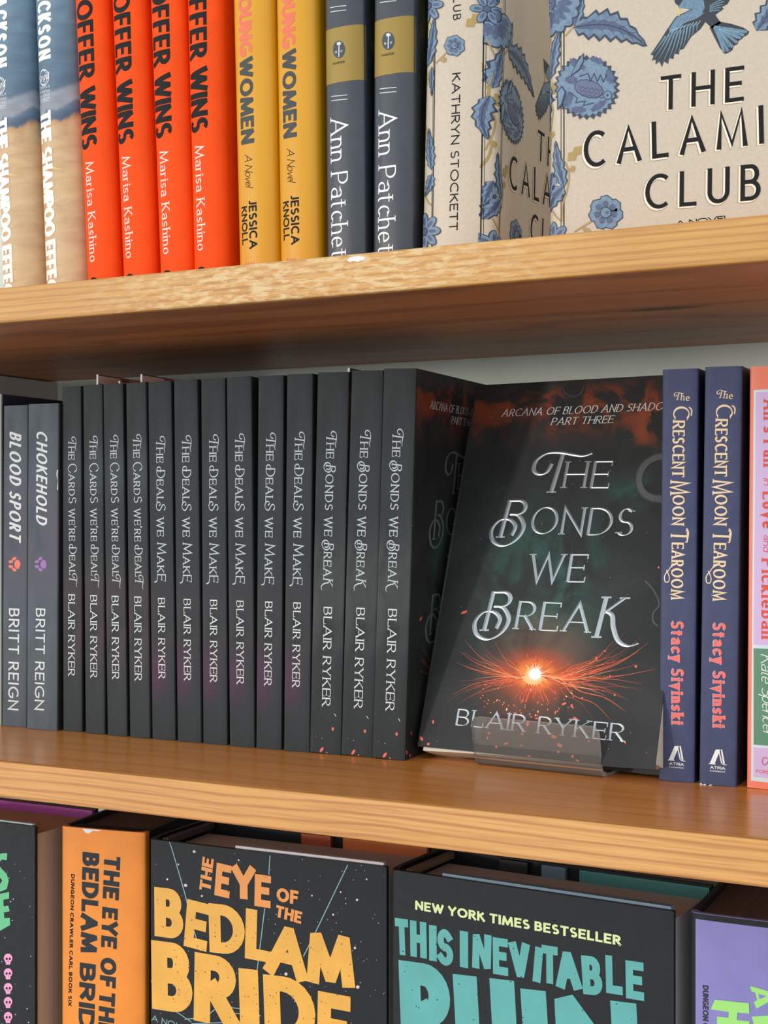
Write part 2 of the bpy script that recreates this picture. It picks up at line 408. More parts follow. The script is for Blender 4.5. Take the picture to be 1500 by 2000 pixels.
        def place(q): 
            a = q[0] * gx + q[1] * slant + shift[0] * H; b = q[1] + shift[1] * H
            return (A[0] + rx[0] * a + up[0] * b, A[1] + rx[1] * a + up[1] * b)
        for t, k in toks:
            if t == ' ': x += .3 * H * xs + tr; continue
            w, strokes, curly = glyph(t); hk = H * k
            SS = [[(x + wt * H / 2 + q[0] * hk * xs, thin * H / 2 + q[1] * (hk - thin * H)) for q in stt] for stt in strokes]
            for si, q in enumerate(SS):
                for e, e2, idx in ((q[0], q[1], 0), (q[-1], q[-2], -1)):
                    l_ = math.dist(e, e2) or 1e-9
                    if abs(e[1] - e2[1]) / l_ < .1 and len(q) == 2 and not any(seg_dist(e, o[j], o[j + 1]) < .07 * H for oi, o in enumerate(SS) if oi != si for j in range(len(o) - 1)):
                        q[idx] = (e[0] + (e[0] - e2[0]) / l_ * wt * H * .42, e[1])
            SV = [list(q) for q in SS]
            for q in SS:
                if math.dist(q[0], q[-1]) < 1e-6: continue
                for e, e2, idx in ((q[0], q[1], 0), (q[-1], q[-2], -1)):
                    l_ = math.dist(e, e2) or 1e-9; ty = abs(e[1] - e2[1]) / l_
                    if ty > .7: q[idx] = (e[0] + (e[0] - e2[0]) / l_ * thin * H * .5 / ty, e[1] + (e[1] - e2[1]) / l_ * thin * H * .5 / ty)
            for si, q in enumerate(SS):
                closed = math.dist(q[0], q[-1]) < 1e-6
                if closed: q = q[:-1]
                n = len(q); sw = []
                for i in range(n if closed else n - 1):
                    a, b = q[i], q[(i + 1) % n]; ang = math.atan2(b[1] - a[1], b[0] - a[0])
                    ww = wt if nib == 0 and wt == thin else (thin + (wt - thin) * abs(math.sin(ang - R(nib))) ** 1.2)
                    sw.append(ww * H / 2 + grow * H)
                s.ribbon_uv([place(z) for z in q], sw, m, closed, st.get('lim', 2.6), ridge, st.get('cut', False))
                if sl and not closed:
                    if si in curly or (len(q) == 2 and math.dist(q[0], q[1]) < .27 * H): continue
                    q = SV[si]
                    for e, e2 in ((q[0], q[1]), (q[-1], q[-2])):
                        if any(seg_dist(e, o[j], o[j + 1]) < .07 * H for oi, o in enumerate(SV) if oi != si for j in range(len(o) - 1)): continue
                        l = math.dist(e, e2) or 1e-9; ty = abs(e[1] - e2[1]) / l
                        g = st['st'] * H / 2 + grow * H
                        if ty > .45:
                            hl = (wt / 2 + sl) * H; s.ribbon_uv([place((e[0] - hl, e[1])), place((e[0] + hl, e[1]))], [g], m)
                        else:
                            if len(t) == 1 and t.islower() and not small: continue
                            hl = sl * 1.3 * H; oy = hl - g if e[1] < .15 * H else (g - hl if e[1] > hk - .15 * H else 0); s.ribbon_uv([place((e[0], e[1] - hl + oy)), place((e[0], e[1] + hl + oy))], [g * 1.2], m)
            x += wt * H + w * hk * xs + tr
    def done(s, name, parent, label=None):
        if not s.F: return None
        o = mesh_obj(name, s.V, s.F, s.M, parent, s.I)
        if label: o['label'] = label
        return o
    def inside(s, q, tris):
        for a, b, c in tris:
            d = [(p1[0] - p0[0]) * (q[1] - p0[1]) - (p1[1] - p0[1]) * (q[0] - p0[0]) for p0, p1 in ((a, b), (b, c), (c, a))]
            if min(d) >= 0 or max(d) <= 0: return True
        return False
    def step(s, n=1): s.layer += n; return s

# ------------------------------------------------------------------ books
class Book:
    """stands on z = 0 of its own axes: spine towards -y, front cover towards +x"""
    def __init__(s, name, M, T, H, D, hard, spine_m, front_m, back_m, page_m, label, group=None, round_=None, power=None, cat='book', flaps=(), page_drop=0.0, bulge=0.0):
        s.M, s.T, s.H, s.D = M, T, H, D
        s.root = empty(name, M); props(s.root, label, cat, group)
        tk = s.tk = 0.0026 if hard else 0.0006
        r = s.r = round_ if round_ is not None else (0.006 if hard else 0.0010)
        pw = power or (3.0 if hard else 6.0)
        def prof(a):
            t = min(1.0, abs(a) / (T / 2)); return r * (1 - (1 - t ** pw) ** (1 / pw))
        s.prof = prof
        xs = [math.sin(math.pi / 2 * (-1 + 2 * i / 40)) * T / 2 for i in range(41)]
        outer = [(x, prof(x)) for x in xs]
        ti = (T / 2 - tk) / (T / 2)
        inner = [(x * ti, prof(x) + tk) for x in reversed(xs)]
        s.spine = extrude_profile('spine', outer + [(T / 2, r + tk * 1.01), (T / 2 * ti, r + tk * 1.01)] + inner[1:-1] + [(-T / 2 * ti, r + tk * 1.01), (-T / 2, r + tk * 1.01)], 0, H, spine_m, s.root)
        s.spine.data.polygons.foreach_set('use_smooth', [True] * len(s.spine.data.polygons)); s.spine.data.set_sharp_from_angle(angle=R(28))
        y0 = r + tk * 1.01
        s.front = box('front_cover', (T / 2 - tk, y0, 0), (T / 2, D, H), front_m, s.root)
        s.back = box('back_cover', (-T / 2, y0, 0), (-T / 2 + tk, D, H), back_m, s.root)
        ins = 0.0035 if hard else 0.0002
        pt = T / 2 - tk - 0.0002
        s.pages = box('page_block', (-pt, r + tk + 0.0012, ins - page_drop), (pt, D - ins, H - ins), page_m, s.root)
        s.fs = Face(M, (0, 0, 0), (1, 0, 0), (0, 0, 1), (0, -1, 0), prof, (-T / 2 * .995, T / 2 * .995, .0002, H - .0002))
        def side(u):
            k = max(0.0, 1 - u / r); return T / 2 * (1 - (1 - k ** pw) ** (1 / pw))
        s.side = side; s.clim = (r * .12, D - .0002, .0002, H - .0002)
        s.fc = s.cover_face(M)
def _cover_face(s, M): return Face(M, (s.T / 2, 0, 0), (0, 1, 0), (0, 0, 1), (1, 0, 0), s.side, s.clim, s.r)
Book.cover_face = _cover_face
def MB(loc, yaw=0.0, lean=0.0): return Matrix.Translation(loc) @ Matrix.Rotation(yaw, 4, 'Z') @ Matrix.Rotation(lean, 4, 'Y')
def stand_at(px0, py0, px1, z, lean=0.0, yaw=0.0, y=None):
    """spine-out book whose front bottom corners are seen at px0 and px1; returns (matrix, thickness)"""
    a = at_z(px0, py0, z) if y is None else at_y(px0, HORIZON, y)
    d = ray(px1, HORIZON); t = (a.y + CAM_D) / d.y; b = CO + d * t
    T = b.x - a.x
    return MB(((a.x + b.x) / 2, a.y, z + abs(math.sin(lean)) * T / 2 + 0.0001), yaw, lean), T
def face_out(px0, py0, z, T, yaw=0.0, tilt=0.0):
    """front cover to the room, bottom corner next to the spine seen at px0, py0"""
    a = at_z(px0, py0, z) if py0 is not None else None
    return Matrix.Translation(a) @ Matrix.Rotation(yaw, 4, 'Z') @ Matrix.Rotation(-tilt, 4, 'X') @ Matrix.Rotation(-math.pi / 2, 4, 'Z') @ Matrix.Translation((-T / 2, 0, 0))

# ------------------------------------------------------------------ wood and wall
def pine(name, lo, mid, hi, dark, rough, coat, seed, line=0.5, wear=None, knot=None, zsc=260.0, bump=0.12):
    q = NT(name, rough, 0.5, coat)
    v = q.maps((0.9, 5.0, 5.0), (seed, seed * .7, 0))
    warp = q.noise(v, 5.0, 3.0, 0.6)
    x, y, z = q.sep()
    # growth rings run along the board, wandering a little up and down
    phase = q.math('ADD', q.math('MULTIPLY', q.math('ADD', z, q.math('MULTIPLY', y, 0.55)), zsc * 2), q.math('MULTIPLY', warp, 13.0))
    ring = q.math('POWER', q.math('ADD', q.math('MULTIPLY', q.math('SINE', phase), 0.5), 0.5), 5.0)
    fib = q.noise(q.maps((14, 700, 700), (seed, 0, 0)), 1.0, 6.0, 0.0, 0.6)
    big = q.noise(q.maps((3, 14, 14), (seed, 3, 1)), 1.0, 3.0)
    col = q.ramp(big, [(0.3, lo), (0.5, mid), (0.7, hi)])
    col = q.mix(q.math('MULTIPLY', ring, line), col, rgba(dark)[:3])
    col = q.mix(q.math('MULTIPLY', q.band(fib, 0.42, 0.72), 0.5), col, rgba(dark)[:3])
    if wear:
        (cx, half, c2) = wear
        near = q.band(q.math('ABSOLUTE', q.math('SUBTRACT', x, cx)), half, half * 0.25)
        patch = q.noise(q.maps((90, 420, 420), (seed, 2, 5)), 1.0, 6.0, 0.3, 0.65)
        col = q.mix(q.math('MULTIPLY', q.math('MULTIPLY', near, q.band(patch, 0.44, 0.60)), 0.75), col, rgba(c2)[:3])
    if knot:
        k = q.dist(knot, (0.28, 1.0, 1.0)); k = q.math('ADD', k, q.math('MULTIPLY', q.math('SUBTRACT', warp, 0.5), 0.006))
        col = q.mix(q.math('MULTIPLY', q.band(k, 0.009, 0.0015), 0.85), col, rgba((48, 26, 16))[:3])
    return q.done(col, q.math('ADD', ring, fib), bump)
STAIN = pine('stained_pine', (216, 136, 58), (226, 146, 66), (232, 156, 76), (180, 100, 40), 0.28, 0.2, 3.0, 0.3, zsc=300.0, bump=0.03)
kp = at_z(1300, 603, TOP_LO)
UNDER = pine('stained_pine_shaded_underside', (176, 108, 58), (190, 120, 66), (200, 130, 74), (124, 72, 40), 0.42, 0.1, 8.0, 0.5, knot=(kp.x, kp.y, kp.z - TOP_LO), zsc=120.0, bump=0.05)  # darker copy of the stained pine, underside shade put into its colour
wx = at_y(600, 560, 0).x
EDGE1 = pine('pale_worn_pine', (194, 138, 64), (204, 148, 74), (212, 160, 90), (158, 98, 40), 0.5, 0.0, 11.0, 0.5, wear=(wx, 0.17, (222, 194, 142)), zsc=900.0)
EDGE2 = pine('honey_pine', (204, 140, 68), (212, 150, 78), (220, 162, 94), (154, 90, 38), 0.5, 0.0, 21.0, 0.55, zsc=640.0)
q = NT('grey_green_paint', 0.6, 0.4)
WALLM = q.done(q.ramp(q.noise(q.co, 30, 5), [(0.3, (206, 214, 203)), (0.7, (214, 221, 211))]), q.noise(q.co, 400, 3), 0.08)
q = NT('grey_panel_paint', 0.55, 0.4)
PANELM = q.done(q.ramp(q.noise(q.co, 40, 5), [(0.3, (188, 186, 178)), (0.7, (196, 194, 186))]), q.noise(q.co, 300, 3), 0.06)

X0, X1 = -0.98, 0.42
def shelf(name, label, up, lo, edge):
    r = empty(name, Matrix.Translation((0, 0, lo))); props(r, label, 'shelf')
    h = up - lo
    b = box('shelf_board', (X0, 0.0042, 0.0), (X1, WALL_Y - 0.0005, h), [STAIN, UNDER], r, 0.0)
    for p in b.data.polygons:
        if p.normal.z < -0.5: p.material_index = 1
    box('front_edging', (X0, 0.0, 0.0), (X1, 0.0040, h), edge, r, 0.0009)
    return r
sh_top = shelf('wooden_shelf', 'pine shelf with a worn pale front edge carrying orange and yellow books', TOP_UP, TOP_LO, EDGE1)
sh_mid = shelf('wooden_shelf', 'glossy honey pine shelf carrying the dark paperbacks and clear stand', MID_UP, MID_LO, EDGE2)
sh_low = shelf('wooden_shelf', 'pine shelf under the thick hardcovers with big block lettering', LOW_UP, LOW_UP - 0.0195, EDGE2)
# chipped patch of bare white filler on the upper edge
wf = Face(Matrix.Translation((0, 0, TOP_LO)), (0, 0, 0), (1, 0, 0), (0, 0, 1), (0, -1, 0))
ink = Ink(wf, k2); WHITE_CHIP = mat('bare_filler', (232, 226, 222), 0.8)
ink.poly([(832, 1525), (850, 1508), (905, 1500), (938, 1506), (940, 1520), (915, 1524), (900, 1536), (870, 1530), (850, 1536)], WHITE_CHIP)
ink.done('chipped_finish', sh_top, 'white chip in the varnish')

wall = box('wall_back', (-1.05, WALL_Y, 0.9), (0.5, WALL_Y + 0.02, 2.05), WALLM); props(wall, kind='structure')
px_ = at_y(112, 800, WALL_Y).x
panel = box('side_panel', (px_ - 0.018, 0.003, MID_UP), (px_, WALL_Y - 0.0005, TOP_LO - 0.0012), PANELM); props(panel, 'grey painted upright panel at the end of the middle shelf', 'panel')

# ------------------------------------------------------------------ shared papers and inks
PAGE = None
def pages(name, a, b, rough=0.8):
    q = NT(name, rough, 0.2)
    n1_ = q.noise(q.maps((5200, 3, 3)), 1.0, 2.0)
    return q.done(q.ramp(n1_, [(0.3, a), (0.7, b)]), n1_, 0.25)
PAGE = pages('cream_pages', (200, 192, 176), (226, 219, 204))
PAGE_GREY = pages('grey_page_edges', (214, 210, 206), (238, 235, 231))
PAGE_DARK = pages('dark_page_edges', (96, 82, 76), (126, 110, 102))
BLACK = mat('black_ink', (28, 28, 28), 0.6, spec=.15)
WHITE = mat('white_ink', (236, 236, 232), 0.55)
SILVER = mat('silver_grey_ink', (182, 190, 190), 0.45)
PALE = mat('pale_ink', (214, 218, 214), 0.5)
VOID = mat('dark_endpaper', (30, 29, 29), 0.6)
def slope_lean(xt, yt, xb, yb):
    d = ray(xb, yb); return math.atan(((xt - xb) / (yb - yt)) / d.y)
def mk(b, face, k, parts_parent, name, fn, label=None):
    i = Ink(face, k); fn(i); return i.done(name, parts_parent, label)

# ================================================================== TOP SHELF
TY = 0.033
HT = 0.236
# --- painted beach books
q = NT('painted_beach_jacket', 0.55)
x, y, z = q.sep()
wob = q.math('MULTIPLY', q.math('SUBTRACT', q.noise(q.maps((40, 40, 16)), 1.0, 4, 0.8), 0.5), 0.022)
def zof(py, px=110): return at_y(px, py, TY).z - TOP_UP
zz = q.math('ADD', q.math('ADD', z, wob), q.math('ADD', q.math('MULTIPLY', x, -0.25), 0.0070))
f = q.math('MULTIPLY', zz, 1 / HT)
zf = lambda py: zof(py) / HT
col = q.ramp(f, [(0.0, (206, 176, 132)), (zf(238), (204, 168, 122)), (zf(226), (196, 150, 104)), (zf(218), (74, 96, 120)), (zf(196), (96, 114, 134)), (zf(190), (150, 152, 160)), (zf(160), (142, 148, 158)), (zf(150), (84, 108, 128)), (zf(40), (96, 124, 142)), (1.0, (120, 148, 164))])
tex = q.noise(q.maps((50, 50, 160)), 1.0, 6, 0.5)
BEACH = q.done(q.mix(0.28, col, q.ramp(tex, [(0.3, (90, 90, 90)), (0.7, (215, 215, 215))]), 'OVERLAY'))
ORANGE_TAN = mat('tan_orange_cover', (214, 142, 62), 0.55, mott=.08)
M, T = stand_at(73, 0, 160, TOP_UP + 0.0, slope_lean(52, 0, 73, 557), 0, TY)
T = 0.0310
a_ = at_y(73, HORIZON, TY); M = MB((a_.x + T / 2, TY, TOP_UP + 0.0006), 0, slope_lean(52, 0, 73, 557))
GB = 'beach-painted hardcovers on the upper shelf'
bk = Book('hardcover_book', M, T, HT, 0.155, True, BEACH, BEACH, BEACH, PAGE, 'beach-painted hardcover with white lettering touching the first orange book', GB, round_=0.012, power=2.0)
GLOW = mat('soft_white_ink', (240, 236, 226), 0.6); RED = mat('red_ink', (206, 84, 54), 0.55); YEL = mat('straw_ink', (222, 190, 120), 0.6)
def f1(i):
    i.text('JENNY JACKSON', 'bold', (206, -470), (206, 358), (298, -470), GLOW)
    i.step().text('THE SHAMPOO EFFECT', 'heavy', (214, 660), (256, 1780), (298, 655), GLOW)
mk(bk, bk.fs, k1, bk.spine, 'title_lettering', f1, 'white block title lettering')
def f1b(i):
    i.line([(252 + 34 * math.cos(t * .35), 452 + 46 * math.sin(t * .35)) for t in range(19)], 4, WHITE)
    i.line([(246 + 30 * math.cos(t * .35), 452 + 40 * math.sin(t * .35)) for t in range(19)], 3, WHITE)
    i.text('pgd', 'ital', (226, 470), (282, 462), (226, 430), WHITE)
    for t, yy in (('PAMELA', 520), ('DORMAN', 546), ('BOOKS', 570), ('VIKING', 600)): i.text(t, 'serif', (214, yy), (292, yy - 8), (213, yy - 16), WHITE)
    i.line([(214, 580), (292, 572)], 2, WHITE)
mk(bk, bk.fs, k1, bk.spine, 'publisher_logo', f1b, 'small white roundel and publisher lettering')
def f1c(i):
    i.line([(212, 965), (200, 1000), (198, 1040)], 12, YEL); i.line([(226, 1010), (206, 1035), (200, 1060)], 14, RED); i.line([(205, 985), (270, 992), (320, 1000)], 7, RED, True); i.line([(300, 980), (340, 990), (370, 985)], 12, YEL, True)
mk(bk, bk.fs, k1, bk.spine, 'printed_figure', f1c, 'small red and yellow diver')
dup(bk.root, MB((a_.x - T / 2 - 0.0014, TY, TOP_UP + 0.0006), 0, slope_lean(52, 0, 73, 557)), 'beach-painted hardcover with white lettering, second from the orange books', GB)

# --- four orange hardcovers
OR = mat('orange_jacket', (240, 78, 14), 0.6, spec=.15, mott=.03)
Mo = []
spec = [(162, 230, 24, 545), (232, 302, 22, 540), (304, 368, 19, 533), (370, 446, 13, 528)]
T_or = 0.0222
for (xl, xr, dx, yb) in spec:
    a = at_y(xl, HORIZON, TY); ln = slope_lean(xl - dx, 0, xl, yb); Mo.append(MB((a.x + T_or / 2, TY, TOP_UP + 0.0006), 0, ln))
GO = 'orange hardcovers on the upper shelf'
bk = Book('hardcover_book', Mo[0], T_or, HT, 0.155, True, OR, OR, OR, PAGE, 'orange hardcover with black title, touching the beach-painted book', GO, round_=0.0075, power=2.3)
def f2(i): i.text('BEST OFFER WINS', 'cond', (425, -380), (466, 878), (527, -375), BLACK)
mk(bk, bk.fs, k1, bk.spine, 'title_lettering', f2, 'tall black title lettering')
mk(bk, bk.fs, k1, bk.spine, 'author_lettering', lambda i: i.text('Marisa Kashino', 'serif', (497, 952), (523, 1537), (545, 948), mat('pink_white_ink', (250, 222, 212), 0.55)), 'pale serif author lettering')
mk(bk, bk.fs, k1, bk.spine, 'publisher_logo', lambda i: i.blob((548, 1650), 26, BLACK, 24), 'black round logo')
for j, lab in ((1, 'orange hardcover with black title, second from the beach-painted books'), (2, 'orange hardcover with black title, second from the yellow books'), (3, 'orange hardcover with black title, touching the first yellow book')):
    dup(bk.root, Mo[j], lab, GO)

# --- two yellow hardcovers
q = NT('yellow_jacket', 0.36, 0.35)
YE = q.done(q.ramp(q.noise(q.maps((20, 20, 6)), 1.0, 3), [(0.35, (210, 146, 18)), (0.65, (220, 160, 34))]))
T_ye = 0.0250
Mo = []
for (xl, dx, yb) in ((458, 12, 522), (538, 8, 515)):
    a = at_y(xl, HORIZON, TY); Mo.append(MB((a.x + T_ye / 2, TY, TOP_UP + 0.0005), 0, slope_lean(xl - dx, 0, xl, yb)))
GY = 'yellow hardcovers on the upper shelf'
bk = Book('hardcover_book', Mo[0], T_ye, HT, 0.155, True, YE, YE, YE, PAGE, 'yellow hardcover touching the last orange book', GY, round_=0.008, power=2.3)
PINK = mat('salmon_ink', (228, 106, 72), 0.5)
def f3(i):
    i.text('BRIGHT', 'heavy', (178, -560), (185, -170), (260, -562), PINK); i.text('YOUNG', 'heavy', (188, -98), (198, 335), (268, -100), PINK); i.text('WOMEN', 'heavy', (197, 345), (207, 848), (280, 340), mat('charcoal_ink', (44, 46, 46), 0.5))
mk(bk, bk.fs, k2, bk.spine, 'title_lettering', f3, 'salmon and black heavy title lettering')
mk(bk, bk.fs, k2, bk.spine, 'subtitle_lettering', lambda i: i.text('A Novel', 'script', (231, 905), (238, 1095), (276, 900), BLACK), 'thin handwritten subtitle')
def f3b(i): i.text('JESSICA', 'bold', (256, 1172), (262, 1460), (303, 1170), BLACK); i.text('KNOLL', 'bold', (206, 1212), (212, 1436), (246, 1210), BLACK)
mk(bk, bk.fs, k2, bk.spine, 'author_lettering', f3b, 'black author lettering in two lines')
def f3c(i):
    for o in (0, 10): i.line([(232 + o * .2, 1562 + o), (236, 1538 + o), (246, 1556 + o), (254, 1538 + o), (262, 1556 + o), (272, 1536 + o), (282, 1554 + o), (288, 1534 + o)], 4, PINK, smooth=False)
mk(bk, bk.fs, k2, bk.spine, 'publisher_logo', f3c, 'small red crown logo')
dup(bk.root, Mo[1], 'yellow hardcover touching the slate spine with a gold band', GY)

# --- two slate hardcovers with gold bands
SL = mat('slate_jacket', (50, 57, 64), 0.32, mott=.05, scale=200)
q = NT('dark_painting_jacket', 0.35)
x, y, z = q.sep()
DP = q.done(q.ramp(q.noise(q.maps((30, 30, 18)), 1.0, 5, 1.0), [(0.35, (26, 28, 28)), (0.5, (38, 48, 34)), (0.62, (70, 66, 34)), (0.8, (96, 60, 36))]))
GOLD = mat('gold_foil', (146, 120, 48), 0.45, 0.25)
T_an = 0.0235
Mo = []
for (xl, dx, yb) in ((632, 4, 503), (722, -2, 490)):
    a = at_y(xl, HORIZON, TY); Mo.append(MB((a.x + T_an / 2, TY, TOP_UP + 0.0002), 0, slope_lean(xl - dx, 0, xl, yb)))
GA = 'slate hardcovers on the upper shelf'
bk = Book('hardcover_book', Mo[1], T_an, HT, 0.155, True, SL, DP, SL, PAGE, 'slate hardcover with gold band standing beside the cream flowered spine', GA, round_=0.006, power=2.6)
def f4(i):
    _, za = i.p(1100, 102); _, zb = i.p(1100, 432); w = T_an / 2 - 0.0002
    i.poly_uv([(-w, zb), (w, zb), (w, za), (-w, za)], GOLD)
    i.step(); i.blob((1075, 240), 38, mat('slate_ink', (52, 58, 66), .5), 28, ry=53); i.step()
    i.line([(1077, 215), (1075, 285)], 6, PALE); i.blob((1076, 205), 14, PALE, 14, .3, 11); i.text('18', 'bold', (1050, 263), (1064, 261), (1050, 251), PALE); i.text('17', 'bold', (1084, 258), (1098, 256), (1084, 246), PALE)
    i.text('HARPER', 'sans', (1035, 332), (1110, 321), (1035, 318), BLACK)
mk(bk, bk.fs, k2, bk.spine, 'gold_band', f4, 'gold band with a dark oval torch logo')
def f4b(i):
    for (u, v) in ((520, 512), (545, 537), (14, 4), (-12, -22)): i.line([(1022, u), (1123, v)], 4, PALE)
    i.text('Ann Patchett', 'light', (1015, 655), (1011, 1545), (1121, 648), WHITE)
mk(bk, bk.fs, k2, bk.spine, 'title_lettering', f4b, 'thin white serif lettering and double rules')
dup(bk.root, Mo[0], 'slate hardcover with gold band touching the yellow book', GA)

# --- two cream hardcovers with blue flowers
q = NT('cream_flowered_jacket', 0.34, 0.5)
CR = q.done(q.ramp(q.noise(q.co, 600, 3), [(0.3, (192, 176, 154)), (0.7, (200, 185, 163))]))
T_ca = 0.0395
a = at_y(814, HORIZON, TY); M1 = MB((a.x + T_ca / 2, TY, TOP_UP + 0.0006), 0, slope_lean(827, 0, 816, 485))
a = at_y(1060, HORIZON, TY); M2 = Matrix.Translation((a.x, TY, TOP_UP + 0.0002)) @ Matrix.Rotation(-math.pi / 2, 4, 'Z') @ Matrix.Translation((-T_ca / 2, 0, 0))
GC = 'cream flowered hardcovers on the upper shelf'
bk = Book('hardcover_book', M1, T_ca, 0.238, 0.16, True, CR, CR, CR, PAGE, 'cream hardcover with blue flowers, spine outward beside the slate books', GC, round_=0.009, power=2.6)
B_LT, B_MD, B_DK, OLV = mat('light_blue_ink', (108, 132, 154), .5, mott=.1, scale=500), mat('dusk_blue_ink', (76, 88, 118), .5, mott=.12, scale=500), mat('deep_blue_ink', (40, 54, 76), .5), mat('olive_ink', (166, 138, 78), .5)
def leaf(i, b, t, w, n=6, bend=0.0, fill=None, one=False):
    ax, ay = t[0] - b[0], t[1] - b[1]; L = math.hypot(ax, ay); ax, ay = ax / L, ay / L; nx, ny = -ay, ax
    def C(s_): o = bend * math.sin(math.pi * s_); return (b[0] + ax * L * s_ + nx * o, b[1] + ay * L * s_ + ny * o)
    def side(sg, ww, saw, g=0.0):
        P = []
        for j in range(n):
            for fr, kq in ((0.0, 0.78), (0.62, 1.22 if saw else 1.0)):
                s_ = (j + fr) / n; c = C(s_); r_ = ww * math.sin(math.pi * min(1, s_ ** .7)) * kq + g
                P.append((c[0] + sg * nx * r_, c[1] + sg * ny * r_))
        return P
    def shape(ww, saw, g=0.0, cut=1.0): return [C(0)] + side(1, ww, saw, g)[1:] + [C(1)] + list(reversed(side(-1, ww, saw, g)[1:]))
    i.poly(shape(w, True, w * .10 + 2.5), B_DK); i.step(); i.poly(shape(w * .9, True), fill or B_LT); i.step(); i.poly(shape(w * .42, False), B_MD); i.step()
    i.line([C(s_ / 8) for s_ in range(9)], max(2.5, w * .09), B_DK)
    for j in range(1, n): 
        c = C(j / n); e = C(min(1, (j + .8) / n)); r_ = w * .6 * math.sin(math.pi * min(1, (j / n) ** .7))
        for sg in (1, -1): i.line([c, (e[0] + sg * nx * r_, e[1] + sg * ny * r_)], 2.2, B_DK)
    i.step(-3)
def petals(i, c, r, n, a0=0, a1=360, inner=.25, fill=None):
    i.step(4)
    for j in range(n):
        an = R(a0 + (a1 - a0) * j / max(1, n - (0 if a1 - a0 >= 360 else 1))); d = (c[0] + math.cos(an) * r * .62, c[1] + math.sin(an) * r * .62)
        i.blob(d, r * .46, B_DK, 18, ry=r * .27, rot=an); i.step(); i.blob(d, r * .41, fill or B_LT, 18, ry=r * .22, rot=an); i.step()
        i.blob((c[0] + math.cos(an) * r * .55, c[1] + math.sin(an) * r * .55), r * .24, B_MD, 12, ry=r * .10, rot=an); i.step(-2)
    i.step(4); i.blob(c, r * inner, B_DK, 16); i.step(); i.blob(c, r * inner * .8, B_MD, 16); i.step(-9)
def rosette(i, c, r, rot=0):
    for j in range(7):
        an = rot + j * .9; d = (c[0] + math.cos(an) * r * .6, c[1] + math.sin(an) * r * .6)
        i.blob(d, r * .43, B_DK, 14, .06); i.step(); i.blob(d, r * .37, B_LT, 14, .05); i.step(); i.blob((c[0] + math.cos(an) * r * .5, c[1] + math.sin(an) * r * .5), r * .2, B_MD, 10); i.step(-2)
    i.step(4); i.blob(c, r * .36, B_DK, 14, .1); i.step(); i.blob(c, r * .28, B_LT, 14); i.step(); i.blob((c[0] + r * .1, c[1]), r * .12, B_MD, 10); i.step(-6)
def twig(i, pts, w=12): i.line(pts, w, OLV)
def sprig(i, b, t, w):
    ax, ay = t[0] - b[0], t[1] - b[1]; i.poly([b, (b[0] + ax * .3 - ay * w, b[1] + ay * .3 + ax * w), (b[0] + ax * .5 - ay * w * .5, b[1] + ay * .5 + ax * w * .5), (b[0] + ax * .7 - ay * w * .9, b[1] + ay * .7 + ax * w * .9), t, (b[0] + ax * .7 + ay * w * .9, b[1] + ay * .7 - ax * w * .9), (b[0] + ax * .5 + ay * w * .5, b[1] + ay * .5 - ax * w * .5), (b[0] + ax * .3 + ay * w, b[1] + ay * .3 - ax * w)], OLV)
def spine_flowers(i):
    for xs, w in (((182, 160), 8), ((170, 150), 3), ((540, 510), 9), ((556, 527), 3.5)): i.line([(xs[0], -60), (xs[1], 1850)], w, BLACK)
    i.step(2)
    for P in ([(130, 150), (150, 220), (120, 300), (95, 380)], [(80, 620), (130, 580), (150, 560)], [(90, 900), (105, 980), (100, 1100)], [(85, 1420), (120, 1470), (150, 1500)], [(185, 460), (235, 415), (290, 370)], [(500, 0), (525, 60), (545, 110)], [(555, 280), (590, 360), (610, 430), (590, 540), (550, 640)], [(575, 790), (600, 850), (590, 960), (545, 1090)]): twig(i, P, 11)
    sprig(i, (520, 105), (412, 195), .3); sprig(i, (225, 420), (268, 450), .5); sprig(i, (105, 575), (135, 515), .4)
    i.step(1)
    leaf(i, (105, 475), (172, 120), 42, 5, 12); leaf(i, (150, 480), (150, 700), 20, 4); leaf(i, (150, 1240), (125, 930), 34, 5); leaf(i, (575, 690), (560, 1015), 62, 5, 45, B_LT)
    leaf(i, (155, 1270), (90, 1430), 34, 4, -10); leaf(i, (590, 1310), (530, 1500), 40, 4)
    petals(i, (120, 30), 120, 7); petals(i, (90, 1690), 130, 8); rosette(i, (330, 335), 78, .4); petals(i, (560, 60), 110, 6)
mk(bk, bk.fs, k3, bk.spine, 'flower_print', spine_flowers, 'blue flowers and olive stems along both borders')
def f5(i):
    i.text('THE CALAMITY CLUB', 'futura', (326, -900), (318, 152), (384, -900), BLACK); i.text('KATHRYN STOCKETT', 'sans', (312, 538), (290, 1692), (374, 540), BLACK)
mk(bk, bk.fs, k3, bk.spine, 'title_lettering', f5, 'thin black spaced capitals')
FC = bk.cover_face(M2)
